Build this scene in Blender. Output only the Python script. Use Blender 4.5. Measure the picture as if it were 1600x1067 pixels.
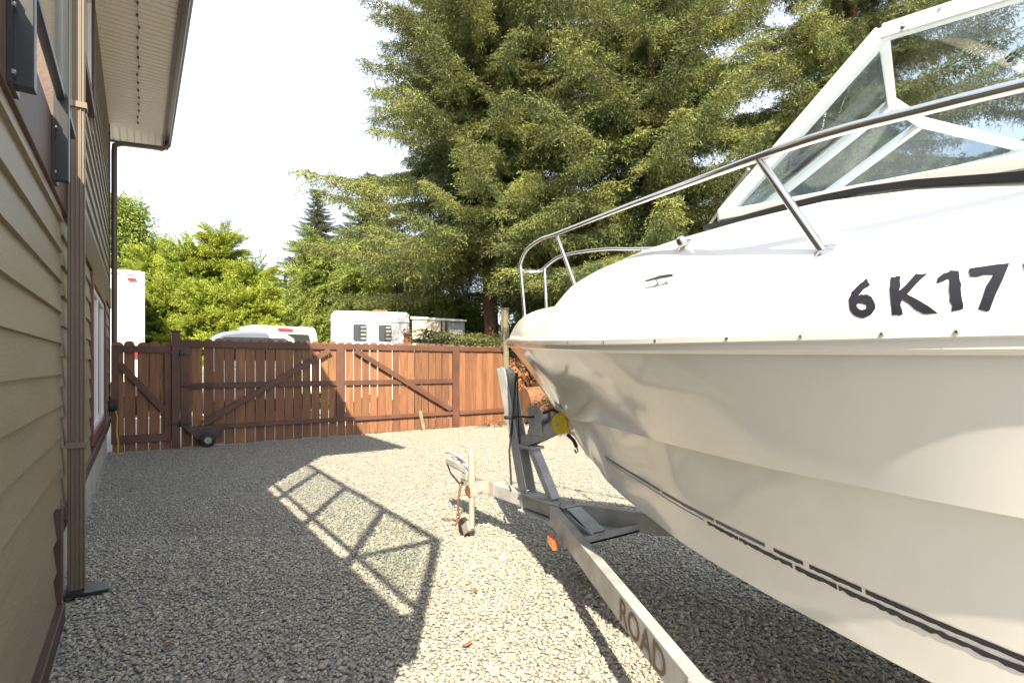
import bpy, bmesh, math, random
import numpy as np
from mathutils import Vector, Matrix, noise as mnoise
R = math.radians
random.seed(7); RNG = np.random.default_rng(7)
for o in list(bpy.data.objects): bpy.data.objects.remove(o)
C = bpy.context.scene.collection
SC = bpy.context.scene
# World axes: X = distance out from the house wall, Y = along the wall towards the gate, Z up.
# ------------------------------------------------------------------ camera
cd = bpy.data.cameras.new('camera'); cam = bpy.data.objects.new('camera', cd); C.objects.link(cam)
cam.location = (0.387, -0.267, 1.40); cam.rotation_euler = (R(90), 0, R(-34.58))
cd.sensor_width = 36; cd.lens = 36 * 850 / 1600; cd.shift_y = 0.0228
cd.clip_start = 0.05; cd.clip_end = 2000
SC.camera = cam
# ------------------------------------------------------------------ light
SUN_EL = 41.0; SUND = Vector((0.518, 0.857, 0)).normalized()      # direction shadows fall
w = bpy.data.worlds.new('World'); SC.world = w; w.use_nodes = True
nt = w.node_tree; bg = nt.nodes['Background']
sky = nt.nodes.new('ShaderNodeTexSky'); sky.sky_type = 'NISHITA'; sky.sun_disc = False
sky.sun_elevation = R(SUN_EL); sky.sun_rotation = math.atan2(-SUND.x, -SUND.y)
sky.air_density = 1.0; sky.dust_density = 3.0; sky.ozone_density = 1.0
mx = nt.nodes.new('ShaderNodeMix'); mx.data_type = 'RGBA'
mx.inputs['Factor'].default_value = 0.72; mx.inputs[7].default_value = (4.9, 5.25, 5.7, 1)   # thin white overcast veil
nt.links.new(sky.outputs[0], mx.inputs[6]); nt.links.new(mx.outputs[2], bg.inputs['Color'])
bg.inputs['Strength'].default_value = 0.112
sd = bpy.data.lights.new('sun', 'SUN'); sd.energy = 5.0; sd.angle = R(0.53); sd.color = (1, 0.87, 0.65)
so = bpy.data.objects.new('sun', sd); C.objects.link(so); so.location = (-10, -16, 18)
dirv = Vector((SUND.x * math.cos(R(SUN_EL)), SUND.y * math.cos(R(SUN_EL)), -math.sin(R(SUN_EL))))
so.rotation_euler = dirv.to_track_quat('-Z', 'Y').to_euler()
SC.view_settings.view_transform = 'Standard'; SC.view_settings.look = 'None'
SC.view_settings.gamma = 1; SC.view_settings.use_curve_mapping = False
SC.view_settings.exposure = 1.58
# ------------------------------------------------------------------ helpers
def mat(name, col, rough=0.6, metal=0.0, var=0.0, vscale=6.0, stretch=(1, 1, 1), bump=0.0, bscale=60.0, objvar=0.0,
        col2=None, coat=0.0, spec=0.5):
    m = bpy.data.materials.new(name); m.use_nodes = True
    n = m.node_tree.nodes; l = m.node_tree.links; b = n['Principled BSDF']
    b.inputs['Roughness'].default_value = rough; b.inputs['Metallic'].default_value = metal
    b.inputs['Specular IOR Level'].default_value = spec
    if coat: b.inputs['Coat Weight'].default_value = coat; b.inputs['Coat Roughness'].default_value = 0.06
    b.inputs['Base Color'].default_value = (*col, 1)
    if var or objvar or bump:
        tc = n.new('ShaderNodeTexCoord'); mp = n.new('ShaderNodeMapping'); mp.inputs['Scale'].default_value = stretch
        l.new(tc.outputs['Object'], mp.inputs['Vector'])
        if objvar:
            oi = n.new('ShaderNodeObjectInfo'); ad = n.new('ShaderNodeVectorMath'); ad.operation = 'ADD'
            sc_ = n.new('ShaderNodeVectorMath'); sc_.operation = 'SCALE'; sc_.inputs['Scale'].default_value = 37.0
            cmb = n.new('ShaderNodeCombineXYZ')
            for i in range(3): l.new(oi.outputs['Random'], cmb.inputs[i])
            l.new(cmb.outputs[0], sc_.inputs[0]); l.new(mp.outputs[0], ad.inputs[0]); l.new(sc_.outputs[0], ad.inputs[1])
            vec = ad.outputs[0]
        else: vec = mp.outputs[0]
        nz = n.new('ShaderNodeTexNoise'); nz.inputs['Scale'].default_value = vscale; nz.inputs['Detail'].default_value = 6
        l.new(vec, nz.inputs['Vector'])
        rp = n.new('ShaderNodeMapRange'); rp.inputs[1].default_value = 0.3; rp.inputs[2].default_value = 0.7
        rp.inputs[3].default_value = 0.0; rp.inputs[4].default_value = 1.0
        l.new(nz.outputs['Fac'], rp.inputs[0])
        mxx = n.new('ShaderNodeMix'); mxx.data_type = 'RGBA'
        c2 = col2 if col2 else tuple(c * (1 - var) for c in col)
        mxx.inputs[6].default_value = (*col, 1); mxx.inputs[7].default_value = (*c2, 1)
        l.new(rp.outputs[0], mxx.inputs['Factor']); out = mxx.outputs[2]
        if objvar:
            hv = n.new('ShaderNodeHueSaturation'); mr = n.new('ShaderNodeMapRange')
            mr.inputs[3].default_value = 1 - objvar; mr.inputs[4].default_value = 1 + objvar
            l.new(oi.outputs['Random'], mr.inputs[0]); l.new(mr.outputs[0], hv.inputs['Value']); l.new(out, hv.inputs['Color'])
            out = hv.outputs[0]
        l.new(out, b.inputs['Base Color'])
        if bump:
            nb = n.new('ShaderNodeTexNoise'); nb.inputs['Scale'].default_value = bscale; nb.inputs['Detail'].default_value = 5
            l.new(vec, nb.inputs['Vector']); bp = n.new('ShaderNodeBump'); bp.inputs['Strength'].default_value = bump
            bp.inputs['Distance'].default_value = 0.01
            l.new(nb.outputs['Fac'], bp.inputs['Height']); l.new(bp.outputs[0], b.inputs['Normal'])
    return m
def leafmat(name, c1, c2, objvar=0.25, trans=0.25):
    m = mat(name, c1, 0.55, var=0.5, vscale=1.3, objvar=objvar, col2=c2, spec=0.3)
    n = m.node_tree.nodes; l = m.node_tree.links; b = n['Principled BSDF']; out = n['Material Output']
    t = n.new('ShaderNodeBsdfTranslucent'); ms = n.new('ShaderNodeMixShader'); ms.inputs[0].default_value = trans
    src = b.inputs['Base Color'].links[0].from_socket
    l.new(src, t.inputs['Color']); l.new(b.outputs[0], ms.inputs[1]); l.new(t.outputs[0], ms.inputs[2]); l.new(ms.outputs[0], out.inputs['Surface'])
    return m
def glassmat(name, tint, gloss=0.12):
    m = bpy.data.materials.new(name); m.use_nodes = True; n = m.node_tree.nodes; l = m.node_tree.links
    n.remove(n['Principled BSDF']); out = n['Material Output']
    t = n.new('ShaderNodeBsdfTransparent'); t.inputs[0].default_value = (*tint, 1)
    g = n.new('ShaderNodeBsdfGlossy'); g.inputs['Roughness'].default_value = 0.03
    lw_ = n.new('ShaderNodeLayerWeight'); lw_.inputs[0].default_value = 0.5
    pw2 = n.new('ShaderNodeMath'); pw2.operation = 'POWER'; pw2.inputs[1].default_value = 4.5; l.new(lw_.outputs['Facing'], pw2.inputs[0])
    ad = n.new('ShaderNodeMath'); ad.operation = 'MULTIPLY_ADD'; ad.inputs[1].default_value = .45; ad.inputs[2].default_value = gloss * 0.3; ad.use_clamp = True
    l.new(pw2.outputs[0], ad.inputs[0])
    ms = n.new('ShaderNodeMixShader'); l.new(ad.outputs[0], ms.inputs[0]); l.new(t.outputs[0], ms.inputs[1]); l.new(g.outputs[0], ms.inputs[2])
    l.new(ms.outputs[0], out.inputs['Surface']); return m
class MB:
    def __init__(s): s.v = []; s.f = []
    def add(s, vs, fs):
        k = len(s.v); s.v += [tuple(x) for x in vs]; s.f += [tuple(i + k for i in f) for f in fs]; return s
    def box(s, x0, x1, y0, y1, z0, z1):
        vs = [(x, y, z) for z in (z0, z1) for y in (y0, y1) for x in (x0, x1)]
        return s.add(vs, [(0, 2, 3, 1), (4, 5, 7, 6), (0, 1, 5, 4), (2, 6, 7, 3), (0, 4, 6, 2), (1, 3, 7, 5)])
    def beam(s, p, q, wd, ht, up=(0, 0, 1)):
        p = Vector(p); q = Vector(q); d = (q - p).normalized(); up = Vector(up)
        sx = d.cross(up)
        if sx.length < 1e-4: sx = d.cross(Vector((0, 1, 0)))
        sx.normalize(); uy = sx.cross(d).normalized(); a = sx * wd / 2; b = uy * ht / 2
        vs = [p - a - b, p + a - b, p + a + b, p - a + b, q - a - b, q + a - b, q + a + b, q - a + b]
        return s.add(vs, [(0, 1, 2, 3), (7, 6, 5, 4), (0, 4, 5, 1), (1, 5, 6, 2), (2, 6, 7, 3), (3, 7, 4, 0)])
    def tube(s, pts, r, n=10, cap=True):
        pts = [Vector(p) for p in pts]; m = len(pts); rr = r if hasattr(r, '__len__') else [r] * m
        t0 = (pts[1] - pts[0]).normalized(); nrm = t0.orthogonal().normalized(); vs = []
        for i, p in enumerate(pts):
            t = (pts[min(i + 1, m - 1)] - pts[max(i - 1, 0)]).normalized()
            nrm = (nrm - t * nrm.dot(t)).normalized(); b = t.cross(nrm)
            for k in range(n):
                a = 2 * math.pi * k / n; vs.append(p + (nrm * math.cos(a) + b * math.sin(a)) * rr[i])
        fs = [(i * n + k, i * n + (k + 1) % n, (i + 1) * n + (k + 1) % n, (i + 1) * n + k) for i in range(m - 1) for k in range(n)]
        if cap: fs += [tuple(range(n))[::-1], tuple((m - 1) * n + k for k in range(n))]
        return s.add(vs, fs)
    def lathe(s, c, axis, prof, n=20):        # prof: (offset along axis, radius)
        c = Vector(c); ax = Vector(axis).normalized(); u = ax.orthogonal().normalized(); v = ax.cross(u); vs = []
        for (h, r) in prof:
            for k in range(n):
                a = 2 * math.pi * k / n; vs.append(c + ax * h + (u * math.cos(a) + v * math.sin(a)) * max(r, 1e-4))
        m = len(prof)
        fs = [(i * n + k, i * n + (k + 1) % n, (i + 1) * n + (k + 1) % n, (i + 1) * n + k) for i in range(m - 1) for k in range(n)]
        fs += [tuple(range(n))[::-1], tuple((m - 1) * n + k for k in range(n))]
        return s.add(vs, fs)
    def prism(s, pts, off):                    # planar polygon extruded by a vector
        pts = [Vector(p) for p in pts]; n = len(pts); off = Vector(off)
        return s.add(pts + [p + off for p in pts], [tuple(range(n))[::-1], tuple(range(n, 2 * n))] + [(i, (i + 1) % n, n + (i + 1) % n, n + i) for i in range(n)])
    def build(s, name, m, parent=None, smooth=False, bevel=0.0, org=None):
        o0 = org if org is not None else (root_of(parent) if parent else Vector((0, 0, 0)))
        me = bpy.data.meshes.new(name); me.from_pydata([tuple(Vector(v) - o0) for v in s.v], [], s.f)
        bm = bmesh.new(); bm.from_mesh(me); bmesh.ops.recalc_face_normals(bm, faces=bm.faces); bm.to_mesh(me); bm.free()
        me.materials.append(m)
        if smooth: me.shade_smooth(); me.set_sharp_from_angle(angle=R(38))
        o = bpy.data.objects.new(name, me); C.objects.link(o)
        if parent: o.parent = parent
        else: o.location = o0
        if bevel:
            bv = o.modifiers.new('bevel', 'BEVEL'); bv.width = bevel; bv.segments = 2; bv.limit_method = 'ANGLE'; bv.angle_limit = R(50)
        return o
def root_of(o):
    while o.parent: o = o.parent
    return o.location.copy()
def tag(o, label, cat, group=None, kind=None):
    if label: o['label'] = label
    if cat: o['category'] = cat
    if group: o['group'] = group
    if kind: o['kind'] = kind
    return o
def thing(name, label, cat, loc, group=None):
    o = bpy.data.objects.new(name, None); o.empty_display_size = 0.1; C.objects.link(o); o.location = loc
    return tag(o, label, cat, group)
def inst(name, me, parent, loc, rot=(0, 0, 0), scale=(1, 1, 1)):
    o = bpy.data.objects.new(name, me); C.objects.link(o); o.parent = parent
    o.location = loc; o.rotation_euler = rot; o.scale = scale; return o
CA, SA = math.cos(R(34.58)), math.sin(R(34.58))
def pix(u, v, D):                                   # photo pixel at depth D -> place on the site
    x = (u - 800) / 850 * D
    return Vector((0.387 + x * CA + D * SA, -0.267 - x * SA + D * CA, 1.4 - (v - 570) / 850 * D))
def pchip(xs, ys):
    xs = np.array(xs, float); ys = np.array(ys, float); h = np.diff(xs); d = np.diff(ys) / h; m = np.zeros(len(xs))
    m[0] = d[0]; m[-1] = d[-1]
    for i in range(1, len(xs) - 1):
        if d[i - 1] * d[i] > 0:
            w1 = 2 * h[i] + h[i - 1]; w2 = h[i] + 2 * h[i - 1]; m[i] = (w1 + w2) / (w1 / d[i - 1] + w2 / d[i])
    def f(x):
        x = min(max(x, xs[0]), xs[-1]); i = min(int(np.searchsorted(xs, x, side='right')) - 1, len(h) - 1); i = max(i, 0)
        t = (x - xs[i]) / h[i]; t2 = t * t; t3 = t2 * t
        return float((2*t3 - 3*t2 + 1) * ys[i] + (t3 - 2*t2 + t) * h[i] * m[i] + (-2*t3 + 3*t2) * ys[i+1] + (t3 - t2) * h[i] * m[i+1])
    return f
# ------------------------------------------------------------------ materials
M = {}
M['siding'] = mat('siding_paint', (0.235, 0.202, 0.148), 0.5, var=0.16, vscale=2.5, stretch=(1, 0.5, 2), bump=0.25, bscale=40, objvar=0.05)
M['trim'] = mat('brown_trim', (0.085, 0.048, 0.038), 0.5, var=0.35, vscale=5, bump=0.15, bscale=50)
M['redtrim'] = mat('redbrown_trim', (0.14, 0.048, 0.04), 0.5, var=0.3, vscale=5)
M['spout'] = mat('downspout_metal', (0.165, 0.13, 0.098), 0.42, var=0.12, vscale=4)
M['gutter'] = mat('gutter_metal', (0.10, 0.075, 0.062), 0.4, var=0.15, vscale=3)
M['soffit'] = mat('soffit_vinyl', (0.72, 0.67, 0.60), 0.5, var=0.06, vscale=2)
M['concrete'] = mat('concrete', (0.50, 0.48, 0.43), 0.85, var=0.35, vscale=3, bump=0.4, bscale=30)
M['black'] = mat('black_powdercoat', (0.018, 0.02, 0.024), 0.35)
M['blackp'] = mat('black_rubber', (0.02, 0.02, 0.02), 0.7)
M['glass'] = glassmat('clear_glass', (0.86, 0.90, 0.89))
M['wglass'] = glassmat('tinted_windshield', (0.78, 0.83, 0.86), 0.25)
M['pane'] = mat('window_pane', (0.03, 0.035, 0.04), 0.04, spec=0.8)
M['whitevinyl'] = mat('white_vinyl', (0.78, 0.78, 0.77), 0.35)
M['roof'] = mat('roof_shingle', (0.09, 0.085, 0.08), 0.9, var=0.4, vscale=20)
M['deck'] = mat('deck_membrane', (0.35, 0.33, 0.3), 0.7)
M['fence'] = mat('stained_cedar', (0.25, 0.108, 0.048), 0.65, var=0.5, vscale=3.0, stretch=(9, 9, 0.8), bump=0.3, bscale=12, objvar=0.28, col2=(0.14, 0.065, 0.035))
M['rail'] = mat('dark_stained_rail', (0.125, 0.055, 0.036), 0.6, var=0.4, vscale=3, bump=0.2, bscale=20, objvar=0.1)
M['post'] = mat('treated_post', (0.20, 0.185, 0.12), 0.75, var=0.4, vscale=3, stretch=(8, 8, 0.7), bump=0.3, bscale=15)
M['gel'] = mat('white_gelcoat', (0.735, 0.73, 0.715), 0.13, var=0.07, vscale=3.5, coat=0.5)
M['deckgel'] = mat('white_deck_gelcoat', (0.80, 0.80, 0.79), 0.22, var=0.03, vscale=2, coat=0.3)
M['whiteframe'] = mat('white_aluminium', (0.76, 0.76, 0.75), 0.3)
M['steel'] = mat('stainless', (0.62, 0.61, 0.60), 0.14, 1.0)
M['galv'] = mat('galvanised', (0.43, 0.44, 0.45), 0.5, 0.12, var=0.35, vscale=7, bump=0.12, bscale=40)
M['galvw'] = mat('weathered_galvanised', (0.37, 0.36, 0.335), 0.55, 0.2, var=0.4, vscale=6, col2=(0.30, 0.26, 0.21))
M['rust'] = mat('rusty_iron', (0.24, 0.10, 0.055), 0.85, var=0.5, vscale=30, bump=0.4, bscale=80)
M['yellow'] = mat('yellow_roller', (0.72, 0.52, 0.02), 0.45, var=0.2, vscale=12)
M['orange'] = mat('orange_lens', (0.75, 0.13, 0.03), 0.25)
M['red'] = mat('red_lens', (0.6, 0.03, 0.03), 0.25)
M['decal'] = mat('black_vinyl', (0.012, 0.012, 0.02), 0.4)
M['decalgrey'] = mat('worn_grey_vinyl', (0.16, 0.16, 0.17), 0.5, var=0.5, vscale=30)
M['brownink'] = mat('brown_lettering', (0.13, 0.085, 0.05), 0.7)
M['bark'] = mat('bark', (0.15, 0.085, 0.055), 0.9, var=0.5, vscale=6, stretch=(3, 3, 0.6), bump=0.8, bscale=14)
M['logend'] = mat('log_end', (0.36, 0.17, 0.08), 0.85, var=0.5, vscale=8, objvar=0.3)
M['logbark'] = mat('log_bark', (0.22, 0.11, 0.06), 0.9, var=0.5, vscale=6, bump=0.6, bscale=20, objvar=0.2)
M['vwhite'] = mat('white_vehicle_paint', (0.78, 0.78, 0.78), 0.25, var=0.03, coat=0.4)
M['vbeige'] = mat('beige_panel', (0.62, 0.56, 0.44), 0.5, var=0.1)
M['vgrey'] = mat('grey_panel', (0.30, 0.32, 0.33), 0.45, var=0.15)
M['ground'] = mat('gravel_bed', (0.23, 0.22, 0.20), 0.9, var=0.6, vscale=45, bump=0.8, bscale=55)
M['leaf'] = mat('dry_leaf', (0.22, 0.09, 0.04), 0.8)
M['hose'] = mat('yellow_hose', (0.5, 0.38, 0.04), 0.5)
M['needle'] = leafmat('spruce_needles', (0.20, 0.218, 0.062), (0.066, 0.094, 0.038), 0.38, 0.16)
M['cedar'] = leafmat('golden_cedar_foliage', (0.33, 0.38, 0.05), (0.18, 0.24, 0.035), 0.22, 0.3)
M['weep'] = leafmat('green_cedar_foliage', (0.29, 0.34, 0.075), (0.14, 0.20, 0.045), 0.22, 0.3)
M['broad'] = leafmat('broad_leaves', (0.23, 0.29, 0.06), (0.13, 0.18, 0.04), 0.2, 0.35)
M['fir'] = leafmat('dark_fir_needles', (0.085, 0.10, 0.045), (0.05, 0.065, 0.035), 0.2, 0.15)
stone = bpy.data.materials.new('pebbles'); stone.use_nodes = True
_n = stone.node_tree.nodes; _a = _n.new('ShaderNodeAttribute'); _a.attribute_name = 'Col'
stone.node_tree.links.new(_a.outputs['Color'], _n['Principled BSDF'].inputs['Base Color']); _n['Principled BSDF'].inputs['Roughness'].default_value = 0.7
# ------------------------------------------------------------------ ground
_m = M['ground']; _n = _m.node_tree.nodes; _l = _m.node_tree.links; _b = _n['Principled BSDF']
for _k in list(_b.inputs['Base Color'].links) + list(_b.inputs['Normal'].links): _l.remove(_k)
_tc = _n.new('ShaderNodeTexCoord'); _v = _n.new('ShaderNodeTexVoronoi'); _v.inputs['Scale'].default_value = 42.0; _l.new(_tc.outputs['Object'], _v.inputs['Vector'])
_sx = _n.new('ShaderNodeSeparateColor'); _l.new(_v.outputs['Color'], _sx.inputs[0]); _cr = _n.new('ShaderNodeValToRGB'); _l.new(_sx.outputs[0], _cr.inputs[0])
_cr.color_ramp.elements[0].color = (.18, .178, .17, 1); _cr.color_ramp.elements[1].color = (.41, .395, .355, 1)
_e = _cr.color_ramp.elements.new(.45); _e.color = (.30, .295, .275, 1); _l.new(_cr.outputs[0], _b.inputs['Base Color'])
_bp = _n.new('ShaderNodeBump'); _bp.inputs['Strength'].default_value = 1.0; _bp.inputs['Distance'].default_value = .02; _bp.invert = True; _l.new(_v.outputs['Distance'], _bp.inputs['Height']); _l.new(_bp.outputs[0], _b.inputs['Normal'])
g = MB().add([(-400, -400, 0), (400, -400, 0), (400, 600, 0), (-400, 600, 0)], [(0, 1, 2, 3)]).build('ground', M['ground'])
tag(g, 'grey and tan gravel yard ground', None, kind='structure')
def icosa():
    t = (1 + 5 ** .5) / 2
    v = np.array([(-1,t,0),(1,t,0),(-1,-t,0),(1,-t,0),(0,-1,t),(0,1,t),(0,-1,-t),(0,1,-t),(t,0,-1),(t,0,1),(-t,0,-1),(-t,0,1)], float)
    f = np.array([(0,11,5),(0,5,1),(0,1,7),(0,7,10),(0,10,11),(1,5,9),(5,11,4),(11,10,2),(10,7,6),(7,1,8),(3,9,4),(3,4,2),(3,2,6),(3,6,8),(3,8,9),(4,9,5),(2,4,11),(6,2,10),(8,6,7),(9,8,1)])
    return v / np.linalg.norm(v[0]), f
def bipyr(k=5):
    v = [(math.cos(2*math.pi*i/k), math.sin(2*math.pi*i/k), 0) for i in range(k)] + [(0, 0, 1), (0, 0, -1)]
    return np.array(v, float), np.array([(i, (i+1) % k, k) for i in range(k)] + [((i+1) % k, i, k+1) for i in range(k)])
OCT = (np.array([(1,0,0),(-1,0,0),(0,1,0),(0,-1,0),(0,0,1),(0,0,-1)], float), np.array([(0,2,4),(2,1,4),(1,3,4),(3,0,4),(2,0,5),(1,2,5),(3,1,5),(0,3,5)]))
def gravel():
    P = []
    def region(n, dmin, dmax, ua, ub):
        D = np.sqrt(RNG.uniform(dmin**2, dmax**2, n)); u = RNG.uniform(ua, ub, n); x = (u - 800) / 850 * D
        X = 0.387 + x * CA + D * SA; Y = -0.267 - x * SA + D * CA
        k = (X > 0.03) & (Y < 10.55) & (X < 8.6) & ((X > 0.08) | (Y > 3.9)); return X[k], Y[k]
    allv = []; allf = []; allc = []; off = 0
    pal = np.array([(.31,.30,.275),(.40,.385,.35),(.50,.465,.39),(.22,.22,.215),(.56,.51,.42),(.46,.40,.31),(.64,.60,.53),(.38,.30,.22),(.27,.28,.28)])
    pal = (pal * .62 + pal.mean(0) * .38) * np.array([.84, .84, .825]); pw = np.array([.2,.2,.14,.13,.1,.09,.05,.03,.06]); pw /= pw.sum()
    for (n, d0, d1, ua, ub, base) in ((74000, 1.9, 4.4, -100, 1700, icosa()), (22000, 3.6, 5.6, 0, 1300, icosa()), (150000, 4.3, 13.5, 120, 1080, bipyr())):
        X, Y = region(n, d0, d1, ua, ub); m = len(X); bv, bf = base
        r = RNG.uniform(0.0048, 0.011, m) * (1 + 0.6 * (RNG.random(m) > .93)); q = RNG.normal(size=(m, 4)); q /= np.linalg.norm(q, axis=1)[:, None]
        sc = np.stack([RNG.uniform(.9, 1.5, m), RNG.uniform(.7, 1.1, m), RNG.uniform(.45, .8, m)], 1)
        v = bv[None] * sc[:, None, :] * r[:, None, None] * RNG.uniform(.85, 1.15, (m, len(bv), 1))
        a, b, c, d = q.T
        # mostly flat-lying stones: yaw random, small tilt
        yaw = RNG.uniform(0, 2*np.pi, m); tx = RNG.normal(0, .4, m); cy, sy = np.cos(yaw), np.sin(yaw); ct, st = np.cos(tx), np.sin(tx)
        y2 = v[..., 1] * ct[:, None] - v[..., 2] * st[:, None]; z2 = v[..., 1] * st[:, None] + v[..., 2] * ct[:, None]
        x3 = v[..., 0] * cy[:, None] - y2 * sy[:, None]; y3 = v[..., 0] * sy[:, None] + y2 * cy[:, None]
        hz = RNG.uniform(0.0, 0.012, m)
        w3 = np.stack([x3 + X[:, None], y3 + Y[:, None], z2 + hz[:, None] + 0.003], -1)
        col = pal[RNG.choice(len(pal), m, p=pw)] * RNG.uniform(.8, 1.15, (m, 1))
        allv.append(w3.reshape(-1, 3)); allf.append((bf[None] + (np.arange(m) * len(bv))[:, None, None] + off).reshape(-1, 3))
        allc.append(np.repeat(np.concatenate([col, np.ones((m, 1))], 1), len(bv), 0)); off += m * len(bv)
    V = np.concatenate(allv); F = np.concatenate(allf); K = np.concatenate(allc)
    me = bpy.data.meshes.new('gravel'); me.vertices.add(len(V)); me.vertices.foreach_set('co', V.ravel())
    me.loops.add(F.size); me.loops.foreach_set('vertex_index', F.ravel().astype(np.int32))
    me.polygons.add(len(F)); me.polygons.foreach_set('loop_start', np.arange(0, F.size, 3, dtype=np.int32))
    me.update(calc_edges=True); me.validate()
    ca = me.color_attributes.new('Col', 'FLOAT_COLOR', 'POINT'); ca.data.foreach_set('color', K.ravel().astype(np.float32))
    me.materials.append(stone); me.shade_smooth()
    o = bpy.data.objects.new('gravel', me); C.objects.link(o); tag(o, 'loose grey and tan pebbles covering the yard', 'gravel', kind='stuff')
gravel()
# ------------------------------------------------------------------ house
YN, YD, YF = -0.17, 3.85, 10.63          # near end, start of the two-storey part, far corner
ZB0, ZB1 = 2.30, 2.63                    # belly band / deck rim
ZE = 5.25                                # eave
house = thing('house', 'two storey house with taupe lap siding, brown trim and wide eaves', 'house', (-4, 5, 0))
core = MB().box(-8, -0.03, YN + .02, YD, 0.0, ZB1 - .03).box(-8, -0.03, YD, YF, 0.0, ZE + .02)
wall = core.build('wall', M['siding'], house)
HO = root_of(house)
def lap_mesh(name, L):       # lap siding board: exposed 0.178, tapering, length L along Y, origin at lower near outer corner
    t0, t1, h = 0.030, 0.008, 0.20
    vs = [(-.03, 0, 0), (t0, 0, 0), (t1, 0, h), (-.03, 0, h), (-.03, L, 0), (t0, L, 0), (t1, L, h), (-.03, L, h)]
    me = bpy.data.meshes.new(name); me.from_pydata(vs, [], [(3, 2, 1, 0), (4, 5, 6, 7), (1, 2, 6, 5), (0, 1, 5, 4), (2, 3, 7, 6), (0, 4, 7, 3)])
    me.materials.append(M['siding']); return me
lapc = {}
def lap(y0, y1, z):
    L = round(y1 - y0, 3)
    if L < .03: return
    if L not in lapc: lapc[L] = lap_mesh('siding_board', L)
    inst('siding_board', lapc[L], wall, Vector((random.uniform(0, .0015), y0, z)) - HO)
WIN = (6.35, 8.85, 0.72, 2.2)
UW = (5.0, 6.45, 3.95, 4.95)
def course(y0, y1, z):
    cuts = [(y0, y1)]
    for (a, b, c, d) in (WIN, UW):
        if z + .178 > c - .1 and z < d + .1:
            nc = []
            for (p, q) in cuts:
                if p < a - .1 < q or p < b + .1 < q:
                    if a - .1 > p: nc.append((p, a - .1))
                    if b + .1 < q: nc.append((b + .1, q))
                else: nc.append((p, q))
            cuts = nc
    for (p, q) in cuts:
        while q - p > 4.2:
            L = random.choice((2.4, 3.0, 3.66)); lap(p, p + L - .002, z); p += L
        lap(p, q, z)
EX = 0.178
z = 0.10
while z < ZB0 - .02: course(YN, YD + .0, z); z += EX            # near lower wall
z = 0.56
while z < ZB0 - .02: course(YD, YF - .0, z); z += EX            # far lower wall
z = ZB1
while z < ZE - .05: course(YD + .09, YF - .09, z); z += EX      # upper wall
# end wall over the deck (faces the camera side): short return boards
for k in range(15):
    zz = ZB1 + k * EX
    if zz > ZE - .1: break
    MB().add([(-3.5, YD - .024, zz), (-.09, YD - .024, zz), (-.09, YD - .010, zz + .2), (-3.5, YD - .010, zz + .2), (-3.5, YD + .02, zz), (-.09, YD + .02, zz), (-.09, YD + .02, zz + .2), (-3.5, YD + .02, zz + .2)],
             [(0, 1, 2, 3), (7, 6, 5, 4), (0, 4, 5, 1), (3, 2, 6, 7), (1, 5, 6, 2), (0, 3, 7, 4)]).build('siding_board', M['siding'], wall)
fdn = MB().box(-7.9, -0.012, YD + .02, YF - .02, 0, .56).build('foundation', M['concrete'], house)
MB().box(-.01, .05, YD, YF, .49, .565).box(-.01, .035, YD, YF, .42, .49).build('skirt_trim', M['trim'], house, bevel=.004)
MB().box(-.01, .065, YN, YD - .28, .0, .105).build('skirt_trim', M['trim'], house, bevel=.006)
MB().box(-.01, .05, YD - .30, YD - .20, .105, .60).build('step_trim', M['trim'], house, bevel=.004)
MB().box(-.005, .03, YD - .19, YD + .04, 0, .5).build('foundation_step', M['concrete'], house)
MB().box(-.03, .042, YN, YF + .01, ZB0, ZB1).build('belly_band', M['trim'], house, bevel=.004)
MB().box(-.09, .034, YD - .03, YD + .09, ZB1, ZE).build('corner_board', M['trim'], house, bevel=.003)
MB().box(-.09, .034, YF - .09, YF + .03, .57, ZB0).box(-.09, .034, YF - .09, YF + .03, ZB1, ZE).build('corner_board', M['trim'], house, bevel=.003)
MB().box(-8, .03, YN, YD - .03, ZB1 - .03, ZB1 + .012).build('deck_floor', M['deck'], house)
def window(y0, y1, z0, z1, tm):
    t = .1
    wn = MB().box(-.02, .045, y0 - t, y1 + t, z1, z1 + t).box(-.02, .045, y0 - t, y1 + t, z0 - t, z0).box(-.02, .045, y0 - t, y0, z0, z1).box(-.02, .045, y1, y1 + t, z0, z1).build('window', tm, house, bevel=.004)
    MB().box(-.02, .02, y0, y1, z0, z0 + .05).box(-.02, .02, y0, y1, z1 - .05, z1).box(-.02, .02, y0, y0 + .05, z0 + .05, z1 - .05).box(-.02, .02, y1 - .05, y1, z0 + .05, z1 - .05).box(-.02, .018, (y0 + y1) / 2 - .03, (y0 + y1) / 2 + .03, z0 + .05, z1 - .05).build('frame', M['whitevinyl'], wn)
    MB().box(-.02, -.004, y0 + .05, (y0 + y1) / 2 - .03, z0 + .05, z1 - .05).build('pane', M['pane'], wn)
    MB().box(-.02, -.004, (y0 + y1) / 2 + .03, y1 - .05, z0 + .05, z1 - .05).build('pane', M['pane'], wn)
window(*WIN, M['redtrim']); window(*UW, M['trim'])
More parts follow.
